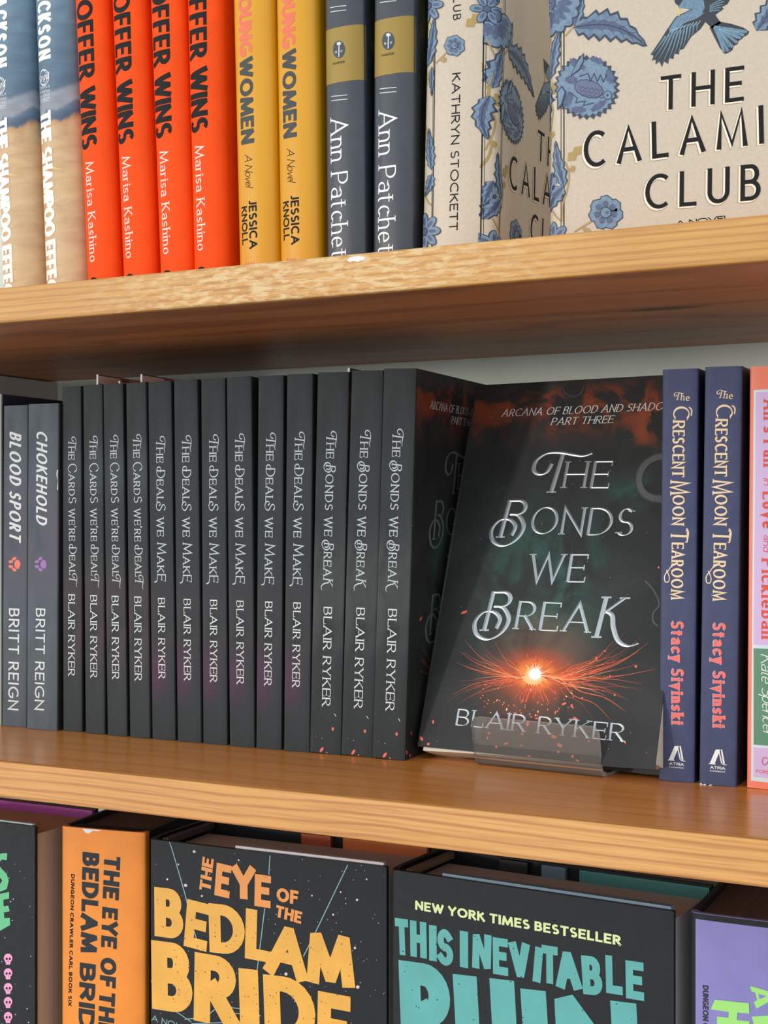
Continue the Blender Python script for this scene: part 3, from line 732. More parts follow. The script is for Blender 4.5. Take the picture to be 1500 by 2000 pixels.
def cover_flowers(i):
    for xx, w in ((153, 4), (172, 7)): i.line([(xx, -700), (xx, 1560)], w, BLACK)
    i.step(2)
    for P in ([(40, 330), (60, 420), (65, 520), (50, 640)], [(60, 640), (85, 610), (130, 605)], [(45, 760), (75, 860), (70, 950), (45, 1040)], [(130, 1010), (180, 1060), (205, 1140), (190, 1250), (165, 1330), (165, 1440)], [(90, 1370), (120, 1410), (150, 1435)], [(240, 1510), (320, 1460), (380, 1425)], [(180, 235), (220, 190), (250, 160)], [(100, 230), (125, 290), (130, 320)]): twig(i, P, 11)
    sprig(i, (75, 600), (120, 530), .35); sprig(i, (195, 1050), (290, 950), .25); sprig(i, (215, 1120), (240, 1080), .5); sprig(i, (75, 890), (105, 855), .5); sprig(i, (290, 1490), (350, 1505), .3)
    i.step(1)
    leaf(i, (75, 505), (145, 195), 40, 5, -8); leaf(i, (175, 1220), (115, 915), 36, 5, -10); leaf(i, (170, 1215), (55, 1380), 48, 4, 14); leaf(i, (235, 180), (712, 300), 85, 7, -70, mat('grey_blue_ink', (100, 122, 144), .5, mott=.1, scale=400)); leaf(i, (240, 170), (300, -40), 30, 4)
    leaf(i, (1425, 200), (1560, -60), 60, 5, 20)
    petals(i, (70, 20), 200, 8, 0, 150); petals(i, (60, 20), 180, 5, 20, 120)
    petals(i, (100, 1560), 110, 8); rosette(i, (445, 1385), 112, .2)
    # the thistle head
    i.step(3); i.blob((320, 570), 205, B_DK, 60, .06, 200); i.step(); i.blob((318, 570), 188, B_LT, 56, .05, 182); i.step()
    for (cx, cy, rx, ry, ro) in ((260, 420, 60, 26, .5), (390, 395, 46, 18, .4), (220, 520, 40, 26, 0), (200, 650, 30, 50, .3), (270, 715, 50, 22, 0), (400, 690, 60, 22, -.6), (470, 500, 26, 50, -.3)): i.blob((cx, cy), rx, B_MD, 16, .12, ry, ro)
    i.step(); i.blob((335, 580), 98, B_DK, 30, .03, 58, .28); i.step(); i.blob((335, 580), 92, mat('violet_blue_ink', (96, 102, 134), .5), 30, .03, 52, .28); i.step()
    for r_ in range(3):
        for c_ in range(5): i.line([(270 + c_ * 30 + r_ * 6, 560 + r_ * 24 + c_ * 5), (284 + c_ * 30 + r_ * 6, 575 + r_ * 24 + c_ * 5), (298 + c_ * 30 + r_ * 6, 562 + r_ * 24 + c_ * 5)], 3, B_DK)
    i.blob((458, 622), 30, B_DK, 20); i.step(); i.blob((458, 622), 25, B_LT, 20); i.step(); i.blob((458, 622), 8, B_DK, 12)
    i.line([(270, 500), (330, 480), (345, 530), (370, 480), (390, 535), (410, 490), (430, 535), (450, 490)], 5, B_DK, smooth=False); i.line([(210, 600), (260, 640), (250, 670), (310, 660), (300, 690), (370, 670)], 5, B_DK, smooth=False)
    i.poly([(240, 440), (275, 380), (302, 345), (305, 400), (275, 460), (215, 500)], B_DK); i.step(); i.poly([(245, 440), (275, 390), (297, 360), (298, 398), (270, 452), (225, 488)], B_LT); i.step(); i.poly([(130, 720), (128, 600), (160, 560), (190, 600), (160, 690)], B_DK); i.step(); i.poly([(138, 700), (136, 605), (160, 572), (180, 602), (155, 680)], B_LT)
mk(bk, FC, k4, bk.front, 'flower_print', cover_flowers, 'blue flowers, leaves and a thistle along the hinge')
def bird(i):
    MIDB, DKB, FE = mat('bird_blue_ink', (98, 128, 148), .5, mott=.12, scale=700), mat('bird_dark_ink', (36, 42, 50), .5), mat('bird_pale_ink', (140, 168, 186), .5)
    W = [(1090, 80), (1000, 60), (900, 110), (845, 190), (800, 260), (735, 355), (755, 362), (745, 395), (770, 388), (768, 420), (795, 400), (808, 437), (825, 400), (850, 418), (858, 378), (885, 385), (890, 350), (920, 355), (925, 325), (950, 320), (1000, 240), (1060, 190), (1095, 140)]
    i.poly(W, DKB); i.step(); i.poly([(1085, 85), (1000, 66), (905, 115), (855, 190), (870, 220), (960, 150), (1040, 120)], MIDB)
    tips = [(740, 360), (752, 392), (775, 412), (806, 430), (846, 412), (882, 380), (915, 350), (945, 315), (975, 275), (1005, 235), (1035, 205)]
    for j, t in enumerate(tips): s_ = (835 + j * 20, 235 - j * 8); i.line([s_, ((s_[0] + t[0]) / 2 + 4, (s_[1] + t[1]) / 2), t], 13, MIDB, True)
    for j in range(9): i.line([(850 + j * 24, 232 - j * 9), (868 + j * 24, 200 - j * 8), (900 + j * 20, 190 - j * 7)], 5, FE)
    i.step(-1); i.poly([(880, -60), (1120, -60), (1130, 40), (1165, 110), (1195, 150), (1140, 190), (1100, 150), (1060, 105), (1000, 62), (930, 50), (895, 20)], DKB); i.step(); i.poly([(915, 50), (980, -50), (1070, -50), (1090, 50), (1065, 95), (1000, 60)], MIDB)
    i.poly([(895, 30), (915, 45), (938, 80), (920, 108)], mat('beak_ink', (206, 186, 128), .5)); i.step(-1)
    i.poly([(1105, 0), (1140, -60), (1290, -60), (1245, 10), (1235, 28), (1200, 45), (1212, 58), (1160, 95), (1130, 70)], DKB); i.step()
    for j in range(5): i.line([(1120, 40 + j * 9), (1170, 10 + j * 14), (1225 - j * 10, -10 + j * 20)], 6, MIDB)
    i.step(-1); i.poly([(1180, 140), (1260, 155), (1340, 180), (1378, 206), (1370, 225), (1340, 242), (1330, 255), (1310, 265), (1300, 290), (1275, 300), (1270, 325), (1240, 345), (1220, 352), (1185, 310), (1150, 240), (1120, 180)], DKB); i.step()
    for t in ((1365, 208), (1345, 230), (1325, 250), (1300, 278), (1270, 308), (1240, 335), (1215, 342)): i.line([(1150, 175), ((1150 + t[0]) / 2 + 5, (175 + t[1]) / 2), t], 17, MIDB)
    i.step()
    for t in ((1340, 212), (1300, 250), (1250, 310)): i.line([(1180, 190), t], 3, FE)
mk(bk, FC, k4, bk.front, 'bird_print', bird, 'dark blue bird in flight')
SHAD = mat('tan_outline_ink', (236, 224, 200), .5); SHD2 = mat('tan_shadow_ink', (150, 134, 108), .5)
def f5b(i):
    for t, a_, b_, c_ in (('THE', (797, 722), (1345, 655), (795, 500)), ('CALAMITY', (303, 1098), (1930, 870), (300, 862)), ('CLUB', (700, 1368), (1452, 1300), (697, 1140))):
        i.layer = 0; i.text(t, 'futura', a_, b_, c_, SHD2, grow=.022, shift=(-.05, -.04)); i.step(); i.text(t, 'futura', a_, b_, c_, SHAD, grow=.012, shift=(-.042, -.034)); i.step(); i.text(t, 'futura', a_, b_, c_, BLACK)
mk(bk, FC, k4, bk.front, 'title_lettering', f5b, 'black geometric title with a tan drop line')
mk(bk, FC, k4, bk.front, 'subtitle_lettering', lambda i: i.text('A NOVEL', 'bold', (900, 1470), (1255, 1432), (900, 1438), BLACK), 'small black subtitle')
dup(bk.root, M2, 'cream hardcover with blue flowers and a bird, front cover turned outward', GC)

# ================================================================== MIDDLE SHELF
Z2 = MID_UP
RY_YAW = R(3.0)
INK_DARK = mat('charcoal_cover', (58, 62, 64), 0.5, mott=.05, scale=90)
def dark_spine(name, base, tint, zc, half, spots):
    q = NT(name, 0.6, 0.18); x, y, z = q.sep()
    n_ = q.noise(q.maps((60, 60, 22)), 1.0, 5, .5)
    col = q.ramp(n_, [(.3, [v * .9 for v in base]), (.7, [v * 1.1 for v in base])])
    g = q.band(q.math('ABSOLUTE', q.math('SUBTRACT', z, zc)), half, half * .2)
    col = q.mix(q.math('MULTIPLY', g, q.band(n_, .35, .62)), col, rgba(tint)[:3])
    for (p, r_, c, k_) in spots:
        d = q.dist(p, (1, .2, .55)); col = q.mix(q.math('MULTIPLY', q.band(d, r_, r_ * .2), k_), col, rgba(c)[:3])
    return q.done(col)
SP_C = dark_spine('smoky_spine_mauve', (55, 59, 60), (76, 64, 68), 0.072, 0.05, [((.004, 0, .163), .012, (84, 92, 92), .35)])
SP_D = dark_spine('smoky_spine_plum', (53, 57, 59), (63, 60, 63), 0.07, 0.04, [((-.005, 0, .043), .012, (92, 58, 82), .45), ((-.004, 0, .033), .009, (84, 54, 76), .35)])
SP_B = dark_spine('smoky_spine_green', (51, 55, 56), (69, 74, 72), 0.094, 0.05, [])
PLAINC = mat('black_cover', (36, 37, 37), 0.5)
# spine corners seen: bottom left x, y, bottom right x, top left x, top y
CARDS = [(122, 1427, 161, 120, 758), (168, 1432, 203, 163.5, 756), (211.6, 1436, 246, 203.5, 754), (254.5, 1440, 291.5, 247, 752)]
DEALS = [(298, 1443, 341.5, 290, 750), (349, 1448, 390, 342, 748.5), (397, 1452, 443, 393, 745), (449, 1457, 496, 443, 742), (499, 1461, 550, 503, 739), (555, 1466, 603, 561, 737)]
BONDS = [(606, 1470, 664, 621, 733), (667, 1475, 727, 687, 731), (727, 1481, 790, 749, 727)]
HP = 0.2159
def run(specs, T):
    out = []
    for (xl, yl, xr, xt, yt) in specs:
        out.append(stand_at(xl, yl, xr, Z2, slope_lean(xt, yt, xl, yl), RY_YAW)[0])
    return out
def thick(specs): return sum(stand_at(s[0], s[1], s[2], Z2)[1] for s in specs) / len(specs)
G1 = 'dark paperbacks of the first part'; G2 = 'dark paperbacks of the second part'; G3 = 'dark paperbacks of the third part'
# first part
T = thick(CARDS); Ms = run(CARDS, T)
bk = Book('paperback_book', Ms[1], T, HP, 0.1397, False, SP_C, PLAINC, PLAINC, PAGE, 'x', G1)
bk.root['label'] = 'thin charcoal paperback with mauve-tinted spine, second from the grey pawprint books'
mk(bk, bk.fs, k5, bk.spine, 'title_lettering', lambda i: i.text("~The ~CardS we're ~Deal~T", 'fancy', (474, 372), (482, 1128), (514, 372), SILVER), 'thin silver swash lettering')
mk(bk, bk.fs, k5, bk.spine, 'author_lettering', lambda i: i.text('BLAIR RYKER', 'serif', (477, 1195), (478, 1630), (512, 1195), PALE), 'pale serif author lettering')
dup(bk.root, Ms[0], 'thin charcoal paperback with mauve-tinted spine, beside the grey purple-paw book', G1)
dup(bk.root, Ms[2], 'thin charcoal paperback with mauve-tinted spine, third from the grey pawprint books', G1)
dup(bk.root, Ms[3], 'thin charcoal paperback with mauve-tinted spine, beside the first plum-smudged spine', G1)
# second part
T = thick(DEALS); Ms = run(DEALS, T)
bk = Book('paperback_book', Ms[1], T, HP, 0.1397, False, SP_D, PLAINC, PLAINC, PAGE, 'charcoal paperback with plum smudge on spine, second from the mauve-tinted spines', G2)
mk(bk, bk.fs, k5, bk.spine, 'title_lettering', lambda i: i.text("~The ~Deal~S we ~Mak~E", 'fancy', (962, 372), (966, 1125), (1008, 372), SILVER), 'thin silver swash lettering')
mk(bk, bk.fs, k5, bk.spine, 'author_lettering', lambda i: i.text('BLAIR RYKER', 'serif', (970, 1215), (972, 1645), (1006, 1215), PALE), 'pale serif author lettering')
for j, lab in ((0, 'charcoal paperback with plum smudge on spine, touching the thin mauve-tinted spines'), (2, 'charcoal paperback with plum smudge on spine, third from the mauve-tinted spines'), (3, 'charcoal paperback with plum smudge on spine, third from the ember-flecked spines'), (4, 'charcoal paperback with plum smudge on spine, second from the ember-flecked spines'), (5, 'charcoal paperback with plum smudge on spine, touching the first ember-flecked spine')):
    dup(bk.root, Ms[j], lab, G2)
# third part
T = thick(BONDS); Ms = run(BONDS, T)
TB = T
FZ = Z2 + 0.0074
fa, fb = at_z(813.5, 1457, FZ), at_z(1271, 1503, FZ)
FYAW = math.atan2(fb.y - fa.y, fb.x - fa.x); FTILT = R(18.3)
FM = Matrix.Translation(fa) @ Matrix.Rotation(FYAW, 4, 'Z') @ Matrix.Rotation(-FTILT, 4, 'X') @ Matrix.Rotation(-math.pi / 2, 4, 'Z') @ Matrix.Translation((-TB / 2, 0, 0))
FCV = Face(FM, (TB / 2, 0, 0), (0, 1, 0), (0, 0, 1), (1, 0, 0))
q = NT('smoke_and_ember_cover', 0.5, 0.25)
x, y, z = q.sep()
def uvp(k, a_, b_): u, v = FCV.uv(*k(a_, b_)); return (0, u, v)
nA = q.noise(q.maps((0, 34, 24)), 1.0, 7, 1.2, .6); nB = q.noise(q.maps((0, 42, 46), (0, 3, 2)), 1.0, 7, 1.0, .6); nC = q.noise(q.maps((0, 22, 22), (0, 1, 5)), 1.0, 5, .8)
col = q.ramp(nC, [(.3, (36, 38, 38)), (.7, (51, 53, 51))])
tc = uvp(m2, 760, 200)
teal = q.band(q.dist(tc, (0, .9, .75)), .055, .005)
col = q.mix(q.math('MULTIPLY', teal, q.band(nA, .38, .68)), col, rgba((52, 90, 81))[:3])
col = q.mix(q.math('MULTIPLY', q.band(q.dist(uvp(m1, 1290, 640), (0, 1, 1)), .02, .002), q.band(nA, .35, .65)), col, rgba((48, 88, 78))[:3])
top = q.band(z, .172, .206); edge = q.band(z, .2165, .204)
col = q.mix(q.math('MULTIPLY', q.math('MULTIPLY', top, edge), q.band(nB, .44, .66)), col, rgba((140, 66, 36))[:3])
col = q.mix(q.math('MULTIPLY', q.band(q.dist(uvp(m1, 1400, 260), (0, 1.2, .8)), .020, .003), q.band(nB, .46, .64)), col, rgba((136, 68, 44))[:3])
sp = uvp(m2, 735, 715)
d_ = q.dist(sp, (0, .62, 1.0))
col = q.mix(q.math('MULTIPLY', q.band(q.dist(sp, (0, 1, 1)), .045, .012), q.math('MULTIPLY', q.band(nA, .2, .7), .55)), col, rgba((140, 92, 70))[:3])
col = q.mix(q.math('MULTIPLY', q.band(d_, .0185, .004), .62), col, rgba((232, 92, 34))[:3])
col = q.mix(q.band(q.dist(sp, (0, .7, 1)), .0105, .004), col, rgba((255, 158, 70))[:3])
col = q.mix(q.band(q.dist(sp, (0, 1, 1)), .0062, .003), col, rgba((255, 246, 232))[:3])
COVB = q.done(col)
bk = Book('paperback_book', Ms[2], TB, HP, 0.1397, False, SP_B, COVB, PLAINC, PAGE, 'charcoal paperback with ember flecks, last spine beside the turned-out cover', G3)
mk(bk, bk.fs, k6, bk.spine, 'title_lettering', lambda i: i.text("~The ~Bonds we ~Brea~K", 'fancy', (918, 362), (893, 1120), (968, 362), SILVER), 'thin silver swash lettering')
mk(bk, bk.fs, k6, bk.spine, 'author_lettering', lambda i: i.text('BLAIR RYKER', 'serif', (896, 1222), (883, 1718), (938, 1222), PALE), 'pale serif author lettering')
EMB = mat('ember_ink', (232, 104, 82), .5)
def flecks(i):
    i.blob((937, 1834), 6, EMB, 10, ry=9); i.blob((879, 1937), 7, EMB, 10, ry=15, rot=.6); i.blob((905, 1952), 4, EMB, 8); i.line([(946, 1758), (954, 1772)], 3, PALE); i.blob((880, 1880), 2, PALE, 6); i.blob((850, 1870), 2, EMB, 6)
mk(bk, bk.fs, k6, bk.spine, 'ember_print', flecks, 'pink ember flecks')
# the front cover artwork
METAL = mat('silver_foil', (168, 176, 178), 0.36, 0.75)
def fc_title(i):
    rd = 0.00018
    def tx(*a, **kw): i.text(*a, 'chisel', **kw) if False else None
    for t, a_, b_, c_ in (('~The', (805, 640), (1160, 642), (815, 474)), ('~Bonds', (512, 930), (1305, 918), (525, 712))): pass
    def L(t, a_, b_, c_, k=m1, s_='chisel'):
        kk = i.k; i.k = k; i.text(t, s_, a_, b_, c_, METAL, ridge=rd); i.k = kk
    L('~T', (766, 664), (897, 664), (790, 440)); L('HE', (892, 640), (1165, 640), (900, 484))
    L('~B', (518, 932), (667, 930), (543, 712)); L('O', (700, 910), (860, 908), (703, 752)); L('N', (880, 912), (1012, 912), (890, 754)); L('D', (1035, 916), (1180, 916), (1042, 756)); L('S', (1204, 920), (1306, 918), (1210, 760))
    L('WE', (690, 168), (1025, 172), (690, 6), m2)
    L('~B', (424, 457), (581, 457), (450, 226), m2); L('REA', (612, 446), (1052, 468), (628, 280), m2); L('~K', (1080, 498), (1258, 500), (1107, 256), m2)
    i.k = m2
    i.text('BLAIR RYKER', 'serif', (268, 1008), (1255, 1106), (280, 912), METAL, ridge=rd * .6)
    i.k = m1
    i.text('ARCANA OF BLOOD AND SHADOW', 'ital', (538, 222), (1545, 180), (536, 180), PALE); i.text('PART THREE', 'ital', (826, 272), (1190, 258), (824, 230), PALE)
FCV = bk.cover_face(FM)
mk(bk, FCV, m1, bk.front, 'title_lettering', fc_title, 'chiselled silver lettering')
def fc_burst(i):
    rnd = random.Random(4)
    O1, O2, O3 = mat('spark_orange_ink', (246, 104, 48), .5), mat('spark_deep_ink', (196, 84, 48), .5), mat('spark_hot_ink', (255, 200, 130), .5)
    C = (735, 715)
    def strand(e, bow, w, m):
        mx, my = (C[0] + e[0]) / 2, (C[1] + e[1]) / 2
        i.line([C, (C[0] + (e[0] - C[0]) * .3, C[1] + 20 * (1 if bow > 0 else .6)), (mx, my + bow), (C[0] + (e[0] - C[0]) * .78, C[1] + (e[1] - C[1]) * .66 + bow * .5), e], w, m, True)
    for e, b, w in (((320, 505), 60, 6), ((300, 580), 45, 7), ((270, 640), 30, 5), ((330, 670), 20, 6), ((255, 830), -30, 7), ((220, 870), -20, 3), ((350, 860), -25, 4), ((500, 520), 40, 5), ((410, 510), 45, 4), ((420, 620), 35, 8), ((400, 700), 12, 7), ((1195, 515), 80, 8), ((1400, 525), 75, 7), ((1345, 570), 70, 8), ((1440, 680), 40, 7), ((1280, 440), 90, 3), ((1210, 600), 45, 6), ((1370, 800), 25, 4), ((1250, 920), -10, 7), ((1180, 980), -15, 7), ((1270, 930), -12, 5), ((1080, 980), -20, 4), ((1100, 820), 10, 8), ((1250, 850), 5, 6), ((1180, 740), 30, 8), ((1100, 690), 20, 8), ((970, 610), 30, 5)):
        strand(e, b, w, O1 if w > 4.5 else O2)
    for j in range(70):
        sd = -1 if rnd.random() < .42 else 1; far = rnd.uniform(160, 460) if sd < 0 else rnd.uniform(180, 640); fan = rnd.uniform(-1, 1)
        e = (C[0] + sd * far, C[1] + fan * far * (.42 if sd < 0 else .34) - (18 if sd > 0 else 10))
        strand(e, -fan * far * .07 + rnd.uniform(0, 26), rnd.uniform(2, 5), O1 if rnd.random() < .6 else O2)
    i.step()
    for e, b in (((420, 650), 30), ((380, 740), -5), ((540, 600), 30), ((1080, 640), 45), ((1200, 680), 45), ((1050, 800), 5), ((1150, 840), 0)): strand(e, b, 4, O3)
    for j in range(90):
        a_ = rnd.uniform(0, 2 * math.pi); r0 = rnd.uniform(30, 60); r1 = rnd.uniform(80, 190) * (1 if math.sin(a_) > -.2 else .75)
        i.line([(C[0] + r0 * math.cos(a_), C[1] + r0 * math.sin(a_)), (C[0] + r1 * math.cos(a_), C[1] + r1 * math.sin(a_))], rnd.uniform(2, 4), O1 if rnd.random() < .7 else O2, True)
    i.step()
    for j in range(26):
        a_ = rnd.uniform(0, 2 * math.pi); i.line([C, (C[0] + rnd.uniform(45, 90) * math.cos(a_), C[1] + rnd.uniform(40, 80) * math.sin(a_))], 5, O3, True)
    i.step(); i.blob((722, 730), 52, O3, 40, .18, 44); i.step(); i.blob((735, 712), 36, mat('spark_white_ink', (255, 252, 246), .5), 34, .16, 34)
    for j in range(70):
        x_, y_ = rnd.uniform(420, 1010), rnd.uniform(770, 960)
        a_ = math.atan2(y_ - 715, x_ - 735); l = rnd.uniform(4, 14); i.line([(x_, y_), (x_ + l * math.cos(a_), y_ + l * math.sin(a_))], rnd.uniform(4, 7), O3 if rnd.random() < .3 else EMB)
mk(bk, FCV, m2, bk.front, 'spark_print', fc_burst, 'orange burst of sparks with a white core')
def fc_art(i):
    rnd = random.Random(9)
    for (x_, y_, a_, b_, ro) in ((846, 1077, 18, 10, .2), (880, 1128, 18, 11, .5), (692, 1000, 9, 17, .1), (565, 1117, 15, 7, -.2), (509, 1136, 9, 8, 0), (465, 1056, 9, 7, 0), (872, 1165, 9, 7, 0), (905, 884, 16, 7, -.4), (970, 970, 14, 8, .3), (660, 1060, 10, 5, 0), (655, 1128, 9, 5, 0), (700, 1190, 9, 5, 0), (955, 1192, 7, 10, .1), (985, 1218, 14, 5, .5), (745, 970, 12, 5, 0), (620, 940, 10, 6, .3), (855, 935, 5, 11, .2), (70, 1088, 9, 14, -.4), (138, 990, 6, 12, 0), (110, 1120, 8, 9, .3), (320, 348, 20, 8, -.4), (456, 1085, 5, 10, 0), (1050, 1104, 6, 5, 0), (1262, 1110, 9, 5, .8), (1202, 832, 6, 7, 0), (1326, 665, 8, 8, 0), (1175, 720, 5, 5, 0), (1145, 574, 6, 5, 0), (1460, 85, 6, 7, 0), (1095, 620, 7, 12, .2), (950, 895, 7, 10, .3), (1012, 850, 5, 8, .2)):
        i.blob((x_, y_), a_, EMB, 10, .08, b_, ro)
    GH = mat('grey_fleck_ink', (150, 152, 150), .5)
    for j in range(90): i.blob((rnd.uniform(150, 1420), rnd.uniform(-900, 1200)), rnd.uniform(1.2, 3), GH, 5)
    i.k = m1; i.step()
    SN, SN2, SD = mat('scale_grey_ink', (66, 68, 68), .45), mat('scale_light_ink', (112, 114, 114), .45), mat('scale_dark_ink', (30, 32, 32), .5)
    arc = [(1500, 452), (1440, 462), (1380, 500), (1348, 560), (1346, 620), (1370, 668), (1420, 698), (1500, 706)]
    i.line(arc, 50, SD); i.step(); i.line(arc, 40, SN); i.step()
    sp_ = spline(arc, 9)
    for j in range(2, len(sp_) - 2):
        (x0, y0), (x1, y1) = sp_[j - 1], sp_[j + 1]; l = math.hypot(x1 - x0, y1 - y0); nx, ny = -(y1 - y0) / l, (x1 - x0) / l
        for o in (-14, -8, -2, 4, 10): i.blob((sp_[j][0] + nx * o, sp_[j][1] + ny * o), 2.3, SN2, 5)
    for c, r_ in (((960, 72), 62),):
        rg = [(c[0] - r_, c[1] - 14), (c[0] - r_ * .7, c[1] + 18), (c[0], c[1] + 34), (c[0] + r_ * .7, c[1] + 14), (c[0] + r_, c[1] - 24)]
        i.line(rg, 26, SD); i.step(); i.line(rg, 8, mat('scale_mid_ink', (58, 58, 56), .5))
    i.k = m2; i.line([(1380, 165), (1420, 205), (1455, 265), (1462, 310), (1430, 350), (1428, 400), (1455, 430)], 11, SN)
mk(bk, FCV, m2, bk.front, 'snake_and_ember_print', fc_art, 'grey scaled coils and pink embers')
dup(bk.root, Ms[0], 'charcoal paperback with ember flecks on spine, touching the plum-smudged spines', G3)
dup(bk.root, Ms[1], 'charcoal paperback with ember flecks on spine, middle of its three copies', G3)
fo = dup(bk.root, FM, 'black paperback turned cover outward, leaning in the clear acrylic stand', 'turned-out paperback')
del fo['group']
for ch in list(fo.children):
    if ch.name.startswith('page_block'):
        bpy.data.objects.remove(ch)
pt = TB / 2 - .0010
v, f = box_vf((-pt, .004, -.0012), (pt, .1392, HP - .0002))
for i_, p_ in enumerate(v):
    if p_[2] < 0: v[i_] = (p_[0], p_[1], -.0020 if p_[1] < .05 else .0030)
mesh_obj('page_block', v, f, PAGE, fo)

# --- clear acrylic stand holding the turned-out paperback
ACR = bpy.data.materials.new('clear_acrylic'); ACR.use_nodes = True
nt = ACR.node_tree; out_ = nt.nodes['Material Output']; nt.nodes.remove(nt.nodes['Principled BSDF'])
tr_, gl_, df_ = nt.nodes.new('ShaderNodeBsdfTransparent'), nt.nodes.new('ShaderNodeBsdfGlossy'), nt.nodes.new('ShaderNodeBsdfDiffuse')
tr_.inputs[0].default_value = (.97, .965, .95, 1); gl_.inputs['Roughness'].default_value = .05; df_.inputs[0].default_value = (.8, .78, .74, 1)
fr_, mx1, mx2 = nt.nodes.new('ShaderNodeFresnel'), nt.nodes.new('ShaderNodeMixShader'), nt.nodes.new('ShaderNodeMixShader')
fr_.inputs['IOR'].default_value = 1.5; mx1.inputs[0].default_value = .09
nt.links.new(tr_.outputs[0], mx1.inputs[1]); nt.links.new(df_.outputs[0], mx1.inputs[2])
nt.links.new(fr_.outputs[0], mx2.inputs[0]); nt.links.new(mx1.outputs[0], mx2.inputs[1]); nt.links.new(gl_.outputs[0], mx2.inputs[2]); nt.links.new(mx2.outputs[0], out_.inputs[0])
def acrylic_edge():
    m_ = ACR.copy(); m_.name = 'acrylic_edge_highlight'
    for nd in m_.node_tree.nodes:
        if nd.type == 'MIX_SHADER' and not nd.inputs[0].is_linked: nd.inputs[0].default_value = .38  # bright edge highlight painted in as extra white diffuse
    return m_
ACR_E = acrylic_edge()
sa, sb = at_z(934, 1489, Z2 + .001), at_z(1189, 1511, Z2 + .001)
sx = math.hypot(sb.x - sa.x, sb.y - sa.y)
SM = Matrix.Translation((sa.x, sa.y, Z2 + .00005)) @ Matrix.Rotation(FYAW, 4, 'Z')
stand = empty('book_stand', SM); props(stand, 'clear acrylic book stand under the turned-out black paperback', 'book stand')
def sheet(name, line, t, x0, x1, parent, inset=None):
    """bent sheet: line in (y, z), extruded along x"""
    n = len(line); V = []
    L, Rr, _ = ribbon_sides(line, [t / 2] * (n - 1), False, 2.0)
    ins = inset or [0.0] * n
    for x_, sg in ((x0, 1), (x1, -1)):
        V += [(x_ + sg * ins[k_], *L[k_]) for k_ in range(n)] + [(x_ + sg * ins[k_], *Rr[k_]) for k_ in range(n)]
    F_ = []
    for i in range(n - 1):
        a, b, c, d = i, i + 1, n + i + 1, n + i
        F_ += [(a, b, c, d), tuple(2 * n + w for w in (d, c, b, a)), (a, 2 * n + a, 2 * n + b, b), (d, c, 2 * n + c, 2 * n + d)]
    F_ += [(0, n, 3 * n, 2 * n), (n - 1, 3 * n - 1, 5 * n - 1 - n, 2 * n - 1)] if False else [(0, n, 3 * n, 2 * n), (n - 1, 2 * n + n - 1, 3 * n + n - 1, n + n - 1)]
    o = mesh_obj(name, V, F_, [ACR, ACR_E], parent, [1 if k_ % 4 < 2 and k_ < 4 * (n - 1) else (0 if k_ < 4 * (n - 1) else 1) for k_ in range(len(F_))])
    bm = bmesh.new(); bm.from_mesh(o.data); bmesh.ops.recalc_face_normals(bm, faces=bm.faces)
    bm.to_mesh(o.data); bm.free(); return o
t_ = .0024
# lip, rounded fold and flat base, then the back rest hidden behind the book
lipx = [(-.0075, .0268), (-.00738, .0262), (-.0070, .0244), (-.0066, .0226), (-.0040, .0085), (-.0030, .0045), (-.0016, .0022), (.0006, .0013), (.003, .00125)]
sheet('front_lip', lipx, t_, 0, sx, stand, [.0042, .0019, .0005] + [0.0] * 7)
sheet('base_plate', [(.0031, .0008), (.044, .0008)], .0014, 0, sx, stand)
sheet('back_rest', [(.0441, .0008), (.046, .004), (.046 + .10 * math.sin(FTILT), .10 * math.cos(FTILT))], .0014, 0, sx, stand)

# --- illustrated cards standing up out of the thin paperbacks
q = NT('printed_card', 0.45)
vor = q.n('TexVoronoi', feature='F1'); q.t.links.new(q.maps((0, 60, 90)), vor.inputs['Vector']); vor.inputs['Scale'].default_value = 1.0
cc = q.n('SeparateColor'); q.t.links.new(vor.outputs['Color'], cc.inputs[0])
CARD = q.done(q.ramp(cc.outputs[0], [(.15, (240, 200, 182)), (.35, (232, 122, 70)), (.6, (214, 102, 62)), (.85, (160, 96, 104))]))
q = NT('printed_card_grey', 0.45)
vor = q.n('TexVoronoi', feature='F1'); q.t.links.new(q.maps((0, 60, 90)), vor.inputs['Vector']); vor.inputs['Scale'].default_value = 1.0
cc = q.n('SeparateColor'); q.t.links.new(vor.outputs['Color'], cc.inputs[0])
CARD2 = q.done(q.ramp(cc.outputs[0], [(.15, (196, 194, 188)), (.4, (90, 90, 90)), (.7, (56, 56, 56))]))
LINE_D = mat('card_outline_ink', (84, 42, 40), .5); SKIN = mat('card_skin_ink', (240, 204, 188), .5); PLUM = mat('card_plum_ink', (134, 80, 92), .5)
